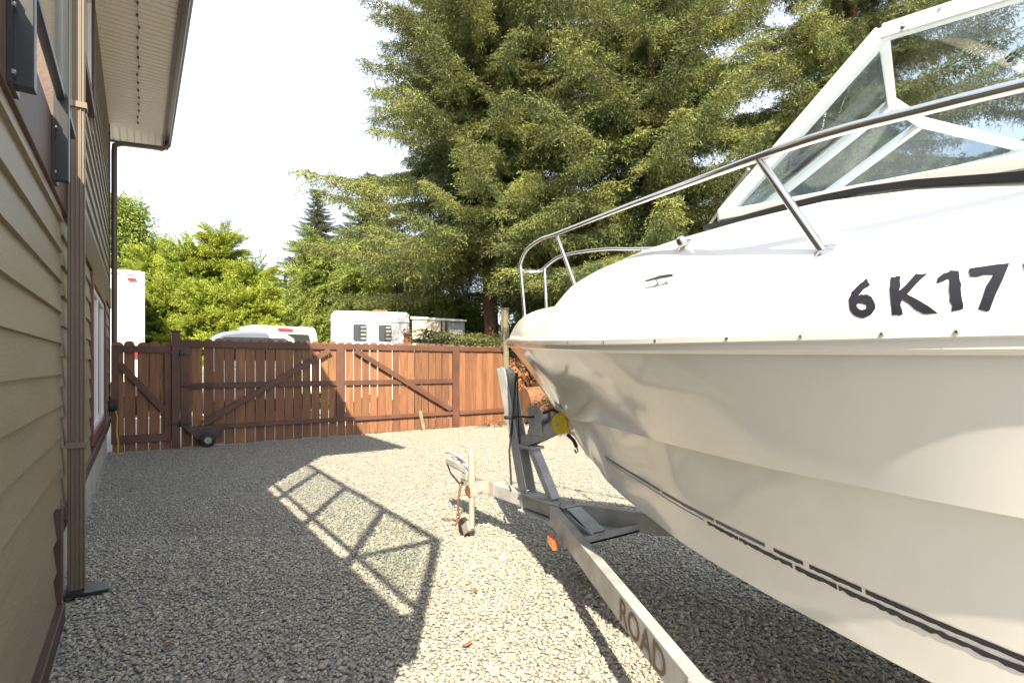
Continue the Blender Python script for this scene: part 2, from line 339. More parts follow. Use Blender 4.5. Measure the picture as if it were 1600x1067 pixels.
# eaves: soffit planks, fascia, gutter, hip roof
OV = 0.76
sof = MB().box(-.05, OV, YD - OV, YF + OV, ZE + .045, ZE + .06).box(-8, -.05, YD - OV, YD - .01, ZE + .045, ZE + .06).box(-8, -.05, YF + .01, YF + OV, ZE + .045, ZE + .06).build('soffit', M['soffit'], house)
pm = MB().box(0, OV - .0, .008, .092, 0, .014).build('soffit_plank', M['soffit'], None); pme = pm.data; bpy.data.objects.remove(pm)
y = YD - .05
while y < YF - .02: inst('soffit_plank', pme, sof, Vector((.012, y, ZE + .03)) - HO); y += .1
pm = MB().box(.008, .092, 0, OV - .01, 0, .014).build('soffit_plank', M['soffit'], None); pme2 = pm.data; bpy.data.objects.remove(pm)
for yy in (YF + .035, YD - OV + .0):
    x = OV - .11
    while x > -4.0: inst('soffit_plank', pme2, sof, Vector((x, yy, ZE + .03)) - HO); x -= .1
MB().box(OV, OV + .022, YD - OV, YF + OV, ZE, ZE + .2).box(-8, OV, YF + OV, YF + OV + .022, ZE, ZE + .2).box(-8, OV, YD - OV - .022, YD - OV, ZE, ZE + .2).build('fascia', M['gutter'], house)
def gut(p, q, out):           # K-style gutter profile swept from p to q, out = outward unit vector
    pr = [(0, .01), (.07, .0), (.085, .05), (.115, .085), (.115, .125), (.105, .125), (.105, .09), (.075, .055), (.062, .012), (.01, .02), (.01, .125), (0, .125)]
    p = Vector(p); q = Vector(q); out = Vector(out)
    return MB().prism([p + out * a + Vector((0, 0, b)) for a, b in pr], q - p)
gt = gut((OV + .024, YD - OV - .13, ZE + .06), (OV + .024, YF + OV + .1, ZE + .06), (1, 0, 0)).build('gutter', M['gutter'], house)
gut((OV + .02, YF + OV + .024, ZE + .06), (-8, YF + OV + .024, ZE + .06), (0, 1, 0)).build('gutter', M['gutter'], house)
xa, xb, ya, yb, hr = -8 - OV, OV + .1, YD - OV - .1, YF + OV + .1, 1.75
MB().add([(xa, ya, ZE + .2), (xb, ya, ZE + .2), (xb, yb, ZE + .2), (xa, yb, ZE + .2), (xa + 4, (ya + yb) / 2, ZE + hr), (xb - 4, (ya + yb) / 2, ZE + hr)],
         [(0, 1, 5, 4), (1, 2, 5), (2, 3, 4, 5), (3, 0, 4), (3, 2, 1, 0)]).build('roof', M['roof'], house)
lw = MB(); lt = []
for i in range(26):
    yy = YD + .2 + i * .25; lt.append((.40 + random.uniform(-.012, .012), yy, ZE + .018 - (.012 if i % 2 else 0)))
lw.tube(lt, .0025, 5)
for p in lt: lw.box(p[0] - .012, p[0] + .012, p[1] - .012, p[1] + .012, ZE + .005, ZE + .031)
lw.build('light_string', M['gutter'], house)
def spout(pts, sx, sy, name='downspout', m=None):   # fluted rectangular downspout along a vertical-ish path
    mb = MB(); ring = []
    nf = 4
    for i in range(nf):        # fluted near face (towards -Y) and far face
        a = -sx/2 + sx * i / nf; b = sx / nf; ring += [(a + b*.12, -sy/2), (a + b*.3, -sy/2 + .007), (a + b*.7, -sy/2 + .007), (a + b*.88, -sy/2)]
    ring += [(sx/2, -sy/2 + .006), (sx/2, sy/2 - .006), (sx/2 - .006, sy/2), (-sx/2 + .006, sy/2), (-sx/2, sy/2 - .006), (-sx/2, -sy/2 + .006)]
    n = len(ring); vs = []; 
    for (p) in pts: vs += [(p[0] + a, p[1] + b, p[2]) for a, b in ring]
    fs = [(i * n + k, i * n + (k + 1) % n, (i + 1) * n + (k + 1) % n, (i + 1) * n + k) for i in range(len(pts) - 1) for k in range(n)] + [tuple(range(n)), tuple((len(pts) - 1) * n + k for k in range(n))]
    return mb.add(vs, fs).build(name, m or M['spout'], house)
d1 = spout([(.085, YD + .10, .045), (.085, YD + .10, 5.1)], .083, .07)
for zz in (2.95, .9): MB().box(.035, .137, YD + .055, YD + .145, zz, zz + .035).build('strap', M['spout'], d1)
MB().prism([(.03, YD - .0, .03), (.15, YD - .0, .02), (.24, YD + .03, .012), (.24, YD + .17, .012), (.15, YD + .2, .02), (.03, YD + .2, .03)], (0, 0, .02)).build('splash_shoe', M['black'], d1)
d2 = MB().tube([(OV + .07, YF + .45, ZE + .07), (OV + .07, YF + .45, ZE - .0), (OV + .0, YF + .40, ZE - .07), (.18, YF + .10, ZE - .22), (.09, YF + .0, ZE - .30), (.085, YF - .02, ZE - .42), (.085, YF - .02, .3)], .04, 10).build('downspout', M['gutter'], house, smooth=True)
# deck railing (glass panels between black fascia-mounted posts)
rail = thing('deck_railing', 'black deck railing with clear glass panels bolted to brown deck rim', 'railing', (0.07, 1.8, ZB0))
PX = .075; posts = [YN + .03, 1.0, 2.16, 3.27]
for yy in posts:
    po = MB().box(PX - .03, PX + .03, yy - .03, yy + .03, ZB0 + .02, 3.80).build('post', M['black'], rail, bevel=.003)
    MB().box(.043, .055, yy - .075, yy + .075, ZB0 + .01, ZB1 - .01).build('base_plate', M['black'], po)
    for dz in (.05, .27):
        for dy in (-.055, .055): MB().lathe((.055, yy + dy, ZB0 + dz), (1, 0, 0), [(0, .009), (.006, .009), (.009, .005)], 8).build('bolt', M['steel'], po)
MB().box(PX - .028, PX + .028, YN, YD - .035, 3.80, 3.85).build('top_rail', M['black'], rail, bevel=.004)
MB().box(PX - .018, PX + .018, YN, YD - .035, 2.72, 2.755).build('bottom_rail', M['black'], rail, bevel=.003)
MB().box(-6, PX - .03, YN, YN + .055, 3.80, 3.85).build('top_rail', M['black'], rail, bevel=.004)
MB().box(-6, PX - .03, YN + .01, YN + .045, 2.72, 2.755).build('bottom_rail', M['black'], rail)
ys = posts + [YD - .04]
for a, b in zip(ys[:-1], ys[1:]): MB().box(PX - .004, PX + .004, a + .05, b - .05, 2.757, 3.798).build('glass_panel', M['glass'], rail)
for i in range(4):
    x1 = -.06 - i * 1.4
    MB().box(x1 - 1.36, x1, YN + .024, YN + .032, 2.757, 3.798).build('glass_panel', M['glass'], rail)
    MB().box(x1 - 1.40, x1 - 1.36, YN, YN + .05, ZB1 + .012, 3.80).build('post', M['black'], rail)
# hose bib and hose by the far corner
hb = thing('hose_reel', 'dark hose tap with yellow hose on wall beside small gate', 'hose', (.1, 9.9, .3))
MB().lathe((.02, 9.95, .78), (1, 0, 0), [(0, .07), (.03, .09), (.09, .09), (.12, .06)], 14).build('tap_body', M['blackp'], hb)
MB().tube([(.11, 9.95, .75), (.14, 9.97, .6), (.13, 10.02, .4), (.15, 10.0, .2), (.14, 10.05, .03), (.22, 10.1, .02)], .011, 8).build('hose_line', M['hose'], hb, smooth=True)
# ------------------------------------------------------------------ fence and gates
FY = 10.42
def board_mesh(wd, h, th=.018, arch=.06):
    n = 8; pts = [(-wd/2, 0, 0), (wd/2, 0, 0), (wd/2, 0, h - arch)]
    for i in range(1, n): a = math.pi * i / n; pts.append((wd/2 * math.cos(a), 0, h - arch + arch * math.sin(a)))
    pts.append((-wd/2, 0, h - arch)); o = MB().prism(pts, (0, th, 0)).build('board', M['fence']); me = o.data; bpy.data.objects.remove(o); return me
BM_ = [board_mesh(.149, 1.83), board_mesh(.152, 1.825), board_mesh(.145, 1.835)]
def boards(x0, x1, pitch, root, z0=.03, dz=0, y=FY):
    n = int(round((x1 - x0) / pitch)); rl = root_of(root)
    for i in range(n):
        x = x0 + (i + .5) * (x1 - x0) / n
        inst('board', random.choice(BM_), root, Vector((x + random.uniform(-.004, .004), y + random.uniform(0, .004), z0 + dz + random.uniform(-.012, .012))) - rl, (random.uniform(-.004, .004), random.uniform(-.007, .007), 0))
def frame(root, name, p, q, wd, m='rail', y=FY, th=.036, off=.002):
    return MB().beam((p[0], y - off - th/2, p[1]), (q[0], y - off - th/2, q[1]), th, wd, up=(0, -1, 0)).build(name, M[m], root, bevel=.003) if False else \
           MB().beam((p[0], y - off - th/2, p[1]), (q[0], y - off - th/2, q[1]), wd, th, up=(0, 1, 0)).build(name, M[m], root, bevel=.003)
g1 = thing('small_gate', 'narrow brown picket gate with one diagonal brace against house corner', 'gate', (.45, FY, 0))
boards(.06, .86, .165, g1, 0.0, -.05)
frame(g1, 'rail', (.05, 1.655), (.86, 1.655), .11); frame(g1, 'rail', (.05, .21), (.86, .21), .13)
frame(g1, 'stile', (.10, .15), (.10, 1.6), .10, off=.003); frame(g1, 'stile', (.81, .27), (.81, 1.6), .10, off=.003)
frame(g1, 'brace', (.15, 1.42), (.78, .62), .10, off=.008)
gp = thing('gate_post', 'dark brown square gate post with flat cap and hinges', 'post', (.92, FY, 0))
MB().box(.86, .98, FY - .07, FY + .05, 0, 1.94).build('post_shaft', M['rail'], gp, bevel=.006)
MB().box(.845, .995, FY - .085, FY + .065, 1.94, 1.975).build('cap', M['rail'], gp, bevel=.008)
for zz in (1.60, .42): MB().box(.84, 1.14, FY - .083, FY - .0705, zz - .02, zz + .02).lathe((.985, FY - .09, zz - .05), (0, 0, 1), [(0, .016), (.1, .016)], 10).build('hinge', M['black'], gp)
g2 = thing('wide_gate', 'wide red-brown board gate with two diagonal braces and support wheel', 'gate', (3.6, FY, 0))
boards(1.0, 6.22, .165, g2, .02)
frame(g2, 'rail', (.99, 1.755), (6.3, 1.755), .115); frame(g2, 'rail', (.99, 1.045), (6.14, 1.045), .10)
frame(g2, 'rail', (1.25, .335), (6.3, .335), .075, th=.05)
frame(g2, 'stile', (1.05, .35), (1.05, 1.70), .13, off=.003); frame(g2, 'stile', (3.66, .37), (3.66, 1.70), .15, off=.003); frame(g2, 'stile', (6.22, .0), (6.22, 1.70), .16, off=.003, th=.05)
frame(g2, 'brace', (1.32, .40), (3.45, 1.68), .10, off=.041); frame(g2, 'brace', (3.95, 1.68), (6.08, .42), .10, off=.041)
MB().prism([(1.02, FY - .12, .36), (1.72, FY - .12, .36), (1.50, FY - .12, .15), (1.25, FY - .12, .12)], (0, .05, 0)).build('wheel_bracket', M['trim'], g2, bevel=.004)
wh = MB().lathe((1.375, FY - .21, .125), (0, 1, 0), [(0, .06), (.005, .10), (.02, .122), (.06, .122), (.075, .10), (.08, .06)], 28).build('wheel', M['blackp'], g2, smooth=True)
MB().lathe((1.375, FY - .217, .125), (0, 1, 0), [(0, .02), (.0, .055), (.02, .06)], 20).build('hub', M['galvw'], wh)
MB().beam((1.0, FY - .05, 1.05), (1.30, FY - .05, 1.05), .02, .03).box(1.36, 1.46, FY - .075, FY - .05, 1.03, 1.07).build('slide_bolt', M['black'], g2)
fe = thing('fence_panel', 'tight-boarded brown fence section beside the treated post', 'fence', (6.9, FY, 0))
boards(6.31, 7.5, .148, fe, .0)
frame(fe, 'rail', (6.31, 1.755), (7.5, 1.755), .10); frame(fe, 'rail', (6.31, .335), (7.5, .335), .09, th=.05)
tp = thing('treated_post', 'tall greenish treated post at the fence end', 'post', (7.58, FY + .05, 0))
MB().box(7.51, 7.65, FY - .02, FY + .12, 0, 2.75).build('post_shaft', M['post'], tp, bevel=.008)
pr = thing('prop_stake', 'short grey stake leaning on the wide gate bottom rail', 'stake', (5.35, FY - .2, 0))
MB().beam((5.36, FY - .22, 0), (5.33, FY - .065, .42), .07, .035, up=(0, 1, 0)).build('stake_board', M['post'], pr)
# ------------------------------------------------------------------ boat
BX, BY = 2.771, 3.191
def BP(s, p, z): return Vector((BX - p, BY - s, z))
def bpix(u, v, p):           # point on photo ray lying p to port of the boat centre line
    x = (u - 800) / 850; D = (BX - p - .387) / (x * CA + SA); P = pix(u, v, D); return BY - P.y, P.z
Bw = pchip([0, .12, .3, .7, 1.2, 1.7, 2.2, 2.7, 3.2, 4.2, 5.5, 6.2], [.03, .09, .19, .41, .645, .845, 1.0, 1.11, 1.18, 1.22, 1.2, 1.17])
Zg = pchip([0, .3, .7, 1.2, 1.7, 2.2, 2.7, 3.2, 4.2, 6.2], [1.573, 1.556, 1.536, 1.512, 1.49, 1.472, 1.46, 1.45, 1.435, 1.43])
Zk = pchip([0, .2, .54, .775, 1.1, 1.5, 2.0, 3.0, 6.2], [1.52, 1.37, 1.09, .90, .67, .53, .46, .42, .42])
Pn = pchip([0, .62, .8, 1.2, 1.64, 2.1, 2.4, 2.7, 3.2, 4.2, 6.2], [.004, .005, .09, .26, .47, .69, .81, .93, 1.05, 1.12, 1.08])
Zn = pchip([.62, 1.0, 1.64, 2.4, 3.2, 6.2], [1.03, 1.06, 1.085, 1.10, 1.12, 1.12])
Pc = pchip([0, .9, 1.2, 1.57, 2.16, 2.61, 3.2, 4.2, 6.2], [.003, .004, .13, .30, .60, .75, .88, .95, .95])
Zc = pchip([.9, 1.2, 1.57, 2.16, 2.61, 3.2, 6.2], [.81, .73, .69, .684, .674, .66, .62])
def hull_section(s):
    b, zg, zk = Bw(s), Zg(s), Zk(s); pn, zn = Pn(s), Zn(s); pc, zc = Pc(s), Zc(s)
    if s < .62: pn, zn = .006, max(zk + .004, zk)
    if s < .9: pc, zc = .004, zk + .002
    if s < .62: zn = zk + .005
    pts = [(0, zk)]
    for t in (.33, .66): pts.append((pc * t, zk + (zc - zk) * t + .02 * math.sin(math.pi * t) * min(1, pc * 3)))
    pts.append((pc, zc)); st = .034 * min(1, max(0, (s - .62) * 3))
    pts.append((pc + st, zc + .004))
    for t in (.25, .5, .75): pts.append((pc + st + (pn - st - pc) * t - .01 * math.sin(math.pi * t) * min(1, pc * 2), zc + (zn - zc) * t))
    pts.append((pn, zn)); pts.append((pn + st, zn + .006))
    for t in (.2, .4, .6, .8): pts.append((pn + st + (b - pn - st) * t - .05 * (b - pn) * math.sin(math.pi * t), zn + (zg - .03 - zn) * t))
    pts.append((b - .012, zg - .03)); return pts
SS = list(np.concatenate([np.linspace(0, 1.4, 36), np.linspace(1.45, 3.6, 44), np.linspace(3.8, 6.2, 12)]))
boat = thing('motor_boat', 'white cabin motorboat with steel bow rail and raked windshield on trailer', 'boat', BP(3, 0, 0))
def loft(secs, close=None):
    n = len(secs[0]); vs = [p for s in secs for p in s]
    return vs, [(i * n + k, i * n + k + 1, (i + 1) * n + k + 1, (i + 1) * n + k) for i in range(len(secs) - 1) for k in range(n - 1)]
secs = []
for s in SS:
    h = hull_section(s); secs.append([BP(s, -p, z) for p, z in h[::-1]] + [BP(s, p, z) for p, z in h[1:]])
vs, fs = loft(secs); hb_ = MB().add(vs, fs); n = len(secs[0]); hb_.f.append(tuple((len(secs) - 1) * n + k for k in range(n)))
hull = hb_.build('hull', M['gel'], boat)
hull.data.shade_smooth(); hull.data.set_sharp_from_angle(angle=R(24))
FQ = pchip([0, .44, .58, .717, .867, .956, .99, 1.0], [1.0, .95, .895, .79, .46, .26, .10, 0.0])
HD = pchip([0, .1, .25, .5, 1.0, 1.08, 1.25, 1.6, 2.1, 2.8, 6.2], [.05, .12, .18, .225, .255, .29, .375, .44, .48, .49, .42])
def deck_pt(s, q):           # q signed, port positive
    b = Bw(s) - .004; return BP(s, q * b, Zg(s) + .012 + HD(s) * FQ(abs(q)))
def deck_n(s, q):
    e = .01; a = deck_pt(s + e, q) - deck_pt(s - e, q); b = deck_pt(s, min(q + e, 1)) - deck_pt(s, q - e); n_ = a.cross(b).normalized()
    return n_ if n_.z > 0 else -n_
QS = [-1, -.995, -.99, -.975, -.956, -.93, -.90, -.867, -.82, -.77, -.717, -.65, -.58, -.5, -.44, -.3, -.15, 0]; QS = QS + [-q for q in QS[:-1][::-1]]
DS = [s for s in SS if s <= 3.35]
vs, fs = loft([[deck_pt(s, q) for q in QS] for s in DS]); dk = MB().add(vs, fs)
# aft side decks and cockpit well
aft = [DS[-1]] + [s for s in SS if s > 3.35]
for sg in (-1, 1):
    pr_ = [(1, 0), (.99, .1), (.956, .26), (.867, .46), (.78, .66)]
    rows = []
    for s in aft:
        row = [deck_pt(s, sg * q) for q, _ in pr_]; e = row[-1]; row += [Vector((e.x + sg * .03, e.y, e.z)), Vector((e.x + sg * .04, e.y, .80))]; rows.append(row)
    a, b = loft(rows); dk.add(a, b)
fl = [(BP(s, -Bw(s) * .74, .80), BP(s, Bw(s) * .74, .80)) for s in aft]
a, b = loft([list(r) for r in fl]); dk.add(a, b)
dk.add([deck_pt(DS[-1], q) for q in QS if abs(q) <= .78] + [BP(DS[-1], .8, .8), BP(DS[-1], -.8, .8)], [tuple(range(len([q for q in QS if abs(q) <= .78]) + 2))])
deck = dk.build('deck', M['deckgel'], boat); deck.data.shade_smooth(); deck.data.set_sharp_from_angle(angle=R(40))
# rub rail swept round the gunwale
prof = [(-.012, -.036), (.012, -.034), (.022, -.024), (.024, -.006), (.032, -.002), (.033, .014), (.026, .024), (.006, .030), (-.012, .026)]
rows = []
path = [(s, -1) for s in SS[::-1]] + [(s, 1) for s in SS]
for s, sg in path:
    e = .02; s0 = max(s - e, 0); tx = (Bw(s + e) - Bw(s0)) / (s + e - s0); nv = Vector((1, tx)).normalized()     # outward normal in (port, aft) plane
    if s < .06: nv = Vector((max(.25, s * 6), 1)).normalized(); nv = Vector((nv.x, nv.y))
    no = Vector((nv.x, -tx * nv.x)) if s >= .06 else Vector((nv.x, -nv.y))
    no.normalize(); rows.append([BP(s + no.y * a, sg * (Bw(s) + no.x * a), Zg(s) + b) for a, b in prof])
a, b = loft(rows); rr = MB().add(a, b).build('rub_rail', M['gel'], boat); rr.data.shade_smooth(); rr.data.set_sharp_from_angle(angle=R(35))
for s in [.12, .25, .42, .62, .85, 1.1, 1.38, 1.7, 2.02, 2.33, 2.62, 2.83, 3.0, 3.12]:
    tx = (Bw(s + .02) - Bw(s - .02)) / .04; no = Vector((1, -tx)).normalized(); c = BP(s + no.y * .030, Bw(s) + no.x * .030, Zg(s) + .006)
    MB().lathe(c, (-no.x, -no.y, 0), [(0, .0055), (.003, .0055), (.005, .003)], 8).build('screw', M['steel'], rr)
# bow rail
def rpt(s, p, z): return BP(s, p, z)
pk = [(812, 418, .10), (822, 392, .16), (845, 374, .27), (868, 366, .36), (960, 330, .62), (1060, 292, .83), (1185, 246, .985), (1300, 208, 1.035), (1450, 170, 1.06), (1600, 133, 1.07)]
port = []
for u, v, p in pk: s, zz = bpix(u, v, p); port.append((s, p, zz))
last = port[-1]; port += [(last[0] + .5, 1.07, last[2] - .05), (last[0] + .9, 1.07, last[2] - .12), (last[0] + 1.1, 1.06, last[2] - .35)]
f0 = port[0]; nose = [(f0[0] - .03, .05, f0[2] - .012), (f0[0] - .045, 0, f0[2] - .015)]
def cat(pts, k=6):
    out = []; P = [Vector(p) for p in pts]; P = [P[0] * 2 - P[1]] + P + [P[-1] * 2 - P[-2]]
    for i in range(1, len(P) - 2):
        for j in range(k):
            t = j / k; a, b, c, d = P[i-1], P[i], P[i+1], P[i+2]
            out.append(.5 * ((2*b) + (c - a) * t + (2*a - 5*b + 4*c - d) * t*t + (3*b - a - 3*c + d) * t**3))
    return out + [P[-2]]
ring = [(s, -p, z) for s, p, z in port[::-1]] + [(s, -p, z) for s, p, z in nose[:1]] + nose[::-1] + port
railp = [BP(*q) for q in cat(ring)]
br = MB().tube(railp, .0127, 12).build('bow_rail', M['steel'], boat, smooth=True)
for (ub, vb, pb, ut, vt, pt) in ((820, 492, .10, 813, 414, .11), (901, 472, .37, 869, 366, .362), (1290, 413, .99, 1185, 247, .985)):
    s1, z1 = bpix(ub, vb, pb); s2, z2 = bpix(ut, vt, pt)
    for sg in (1, -1):
        q = pb / (Bw(s1) - .004); dz = deck_pt(s1, min(q, .99)).z
        MB().tube([BP(s1, sg * pb, dz - .01), BP(s2, sg * pt, z2)], .0115, 10).lathe(deck_pt(s1, sg * min(q, .99)) - deck_n(s1, sg * min(q, .98)) * .003, deck_n(s1, sg * min(q, .98)), [(0, .026), (.006, .026), (.012, .015)], 12).build('stanchion', M['steel'], boat, smooth=True)
# windshield
def wp(u, v, p): s, zz = bpix(u, v, p); return (s, p, zz)
F_ = wp(1128, 338, .60); T_ = wp(1380, 52, .70); A_ = wp(1600, 255, .93); TA = wp(1535, 4, .76)
k = .55; A_ = tuple(A_[i] + (A_[i] - F_[i]) * .5 for i in range(3)); TA = tuple(TA[i] + (TA[i] - T_[i]) * 1.6 for i in range(3))
cb, ct_ = (1.92, .13, deck_pt(1.92, .15).z + .02), (2.62, .14, T_[2] + .035)
mir = lambda a: (a[0], -a[1], a[2])
ws = MB()
def bar(a, b, wd, th): return ws.beam(BP(*a), BP(*b), wd, th, up=(0, 0, 1))
ws = MB(); bar(F_, T_, .028, .05); bar(T_, TA, .03, .042); bar(F_, A_, .03, .036); bar(A_, TA, .03, .05)
bar(mir(F_), mir(T_), .028, .06); bar(mir(T_), mir(TA), .03, .05); bar(mir(F_), mir(A_), .03, .05); bar(mir(A_), mir(TA), .03, .05)
bar(T_, ct_, .025, .036); bar(mir(T_), mir(ct_), .025, .036); bar(ct_, mir(ct_), .025, .036)
bar(F_, cb, .03, .045); bar(mir(F_), mir(cb), .03, .045); bar(cb, mir(cb), .03, .045)
bar(cb, ct_, .028, .032); bar(mir(cb), mir(ct_), .028, .032)
wf = ws.build('windshield_frame', M['whiteframe'], boat, bevel=.005)
def pane(pts, nm='glass_pane'):
    P = [BP(*p) for p in pts]; nn = (P[1] - P[0]).cross(P[2] - P[0]).normalized() * .004
    return MB().prism(P, nn).build(nm, M['wglass'], wf)
pw_ = pane([F_, A_, TA, T_]); pane([mir(F_), mir(A_), mir(TA), mir(T_)]); pane([F_, T_, ct_, cb]); pane([mir(F_), mir(T_), mir(ct_), mir(cb)]); pane([cb, ct_, mir(ct_), mir(cb)])
gk = MB()
for sg in (1, -1):
    gk = MB(); pts = []
    for t in np.linspace(-.06, 1, 12):
        q3 = [F_[i] + (A_[i] - F_[i]) * t for i in range(3)]; q3[1] += .016; zd = deck_pt(min(q3[0], 3.34), min(q3[1] / Bw(q3[0]), .99)).z
        pts.append(BP(q3[0], sg * q3[1], max(q3[2] - .036, zd + .006)))
    for a, b in zip(pts[:-1], pts[1:]): gk.beam(a, b, .02, .017)
    gk.build('gasket', M['black'], wf)
for u, v in ((1418, 46), (1478, 22)):
    s, zz = bpix(u, v, .72); MB().lathe(BP(s, .735, zz), (-1, 0, .2), [(0, .010), (.008, .010), (.012, .005), (.02, .005)], 10).build('snap_stud', M['steel'], wf)
pa = bpix(1582, 92, .87); pc_ = BP(pa[0], .86, pa[1])       # paw sticker, on the wing glass
ea = (BP(*A_) - BP(*F_)).normalized(); nn = (BP(*A_) - BP(*F_)).cross(BP(*T_) - BP(*F_)).normalized(); nn = nn if nn.x < 0 else -nn; eu = nn.cross(ea); eu = eu if eu.z > 0 else -eu
pc_ = pc_ - nn * ((pc_ - BP(*F_)).dot(nn)) + nn * .007
paw = MB()
for (a, b, r1, r2) in ((0, -.003, .007, .006), (-.009, .005, .003, .004), (-.0035, .0095, .003, .004), (.004, .0095, .003, .004), (.0095, .0045, .003, .004)):
    paw.add([pc_ + ea * (a + r1 * math.cos(t)) + eu * (b + r2 * math.sin(t)) for t in np.linspace(0, 2 * math.pi, 13)[:-1]], [tuple(range(12))])
paw.build('paw_sticker', M['decal'], wf)
s1, z1 = bpix(1108, 352, .5); s2, z2 = bpix(1180, 268, .58)
MB().tube([BP(s1, .5, z1), BP(s2, .62, z2)], .006, 6).build('wiper_arm', M['galvw'], wf)
# deck fittings
def on_deck(u, v, guess=.5):
    best = None
    for q in np.linspace(.1, .99, 180):
        for_s = bpix(u, v, q * .6)
        lo = None
    # march along the view ray until it meets the deck or hull side
    for D in np.linspace(.6, 5, 1800):
        P = pix(u, v, D); s = BY - P.y; p = BX - P.x
        if .02 < s < 3.35 and abs(p) < Bw(s) - .004:
            if P.z <= deck_pt(s, p / (Bw(s) - .004)).z: return s, p / (Bw(s) - .004)
    return 1.5, guess
s, q = on_deck(1070, 384); P = deck_pt(s, q); N = deck_n(s, q)
bl = MB().lathe(P - N * .004, N, [(0, .03), (.008, .03), (.012, .02), (.03, .019), (.042, .012), (.045, .002)], 16).build('bow_light', M['steel'], boat, smooth=True)
s, q = on_deck(1036, 442); P = deck_pt(s, q)
cl = MB()
cl.tube([deck_pt(s - .075, q) + N * .022, deck_pt(s, q) + N * .026, deck_pt(s + .075, q) + N * .022], [.005, .008, .005], 8)
for ds in (-.025, .025): cl.tube([deck_pt(s + ds, q) - N * .003, deck_pt(s + ds, q) + N * .024], .007, 8)
cl.build('cleat', M['steel'], boat, smooth=True)
# registration characters, wrapped on the deck side
def text_mesh(txt, shear=0.0, off=.012):
    cu = bpy.data.curves.new('txt', 'FONT'); cu.body = txt; cu.size = 1.0; cu.shear = shear; cu.resolution_u = 4; cu.offset = off
    ob = bpy.data.objects.new('txt', cu); C.objects.link(ob); bpy.context.view_layer.update()
    me = bpy.data.meshes.new_from_object(ob.evaluated_get(bpy.context.evaluated_depsgraph_get())); bpy.data.objects.remove(ob)
    bm = bmesh.new(); bm.from_mesh(me)
    bmesh.ops.remove_doubles(bm, verts=bm.verts, dist=1e-4); bmesh.ops.triangulate(bm, faces=bm.faces)
    bmesh.ops.subdivide_edges(bm, edges=[e for e in bm.edges if e.calc_length() > .12], cuts=2); bmesh.ops.triangulate(bm, faces=bm.faces)
    vs = [v.co.copy() for v in bm.verts]; bd = [v.is_boundary for v in bm.verts]; fs = [tuple(v.index for v in f.verts) for f in bm.faces]; bm.free(); return vs, bd, fs
def one_mesh():
    vs = []; fs = []
    for k in range(9): t = k / 8; vs += [Vector((.30 - .12 * t, .70 * t, 0)), Vector((.45 - .13 * t, .70 * t, 0))]
    for k in range(8): fs.append((2*k, 2*k+1, 2*k+3, 2*k+2))
    b = len(vs); vs += [Vector(p) for p in ((.02, .60, 0), (.05, .50, 0), (.12, .545, 0), (.20, .58, 0), (.19, .70, 0), (.11, .66, 0))]; fs += [(b, b+1, b+2, b+5), (b+2, b+3, b+4, b+5)]
    return vs, [True] * len(vs), fs
CH = .114        # cap scale: 3-inch characters
for ch, u in (('6', 1323), ('K', 1380), ('1', 1456), ('7', 1504), ('7', 1590)):
    s0, q0 = on_deck(u, 497); tv, bd, tf = text_mesh(ch, -.22, .03) if ch != '1' else one_mesh(); vs = []
    b0 = Bw(s0) - .004; zt = Zg(s0) + .012
    xmin = min(c.x for c in tv)
    for c, isb in zip(tv, bd):
        jx = random.uniform(-.016, .016) if isb else 0; jy = random.uniform(-.016, .016) if isb else 0
        s = s0 + (c.x - xmin + jx) * CH; hh = .034 + (c.y + jy) * CH * .97
        lo, hi = .8, 1.0
        for _ in range(22):
            mid = (lo + hi) / 2
            if HD(s) * FQ(mid) > hh: lo = mid
            else: hi = mid
        vs.append(deck_pt(s, lo) + deck_n(s, min(lo, .985)) * .0018)
    MB().add(vs, tf).build('registration_character', M['decal'], boat)
# worn double pin stripe on the hull
def hull_pt(s, t):           # t from chine (0) to knuckle (1)
    st = .034 * min(1, max(0, (s - .62) * 3)); pc, zc, pn, zn = Pc(s), Zc(s), Pn(s), Zn(s)
    p = pc + st + (pn - st - pc) * t - .01 * math.sin(math.pi * t) * min(1, pc * 2); return BP(s, p, zc + (zn - zc) * t)
def stripe(s0, s1, t0, t1, m, rag):
    n_ = max(3, int((s1 - s0) / .012)); rowa = []
    for i in range(n_ + 1):
        s = s0 + (s1 - s0) * i / n_; nrm = Vector((-1, 0, -.25)).normalized() * .0022
        sh = .065 * (s - 2.25); a = hull_pt(s, t0 - sh - random.uniform(0, rag)) + nrm; b = hull_pt(s, t1 - sh + random.uniform(0, rag * .4)) + nrm; rowa.append([a, b])
    a, b = loft(rowa); return MB().add(a, b).build('pin_stripe', m, hull)
for (a, b) in ((1.25, 1.9), (1.92, 2.28), (2.29, 2.52), (2.555, 2.66), (2.68, 2.83), (2.84, 3.3), (3.33, 4.4), (4.45, 6.0)): stripe(a, b, .40, .425, M['decalgrey'] if a < 2.5 else M['decal'], .006)
for (a, b) in ((1.25, 2.22), (2.24, 2.40), (2.405, 2.62), (2.63, 2.76), (2.765, 3.3), (3.3, 6.0)): stripe(a, b, .352 if a > 2.2 else .362, .37, M['decal'] if a > 2.2 else M['decalgrey'], .016 if a > 2.2 else .002)
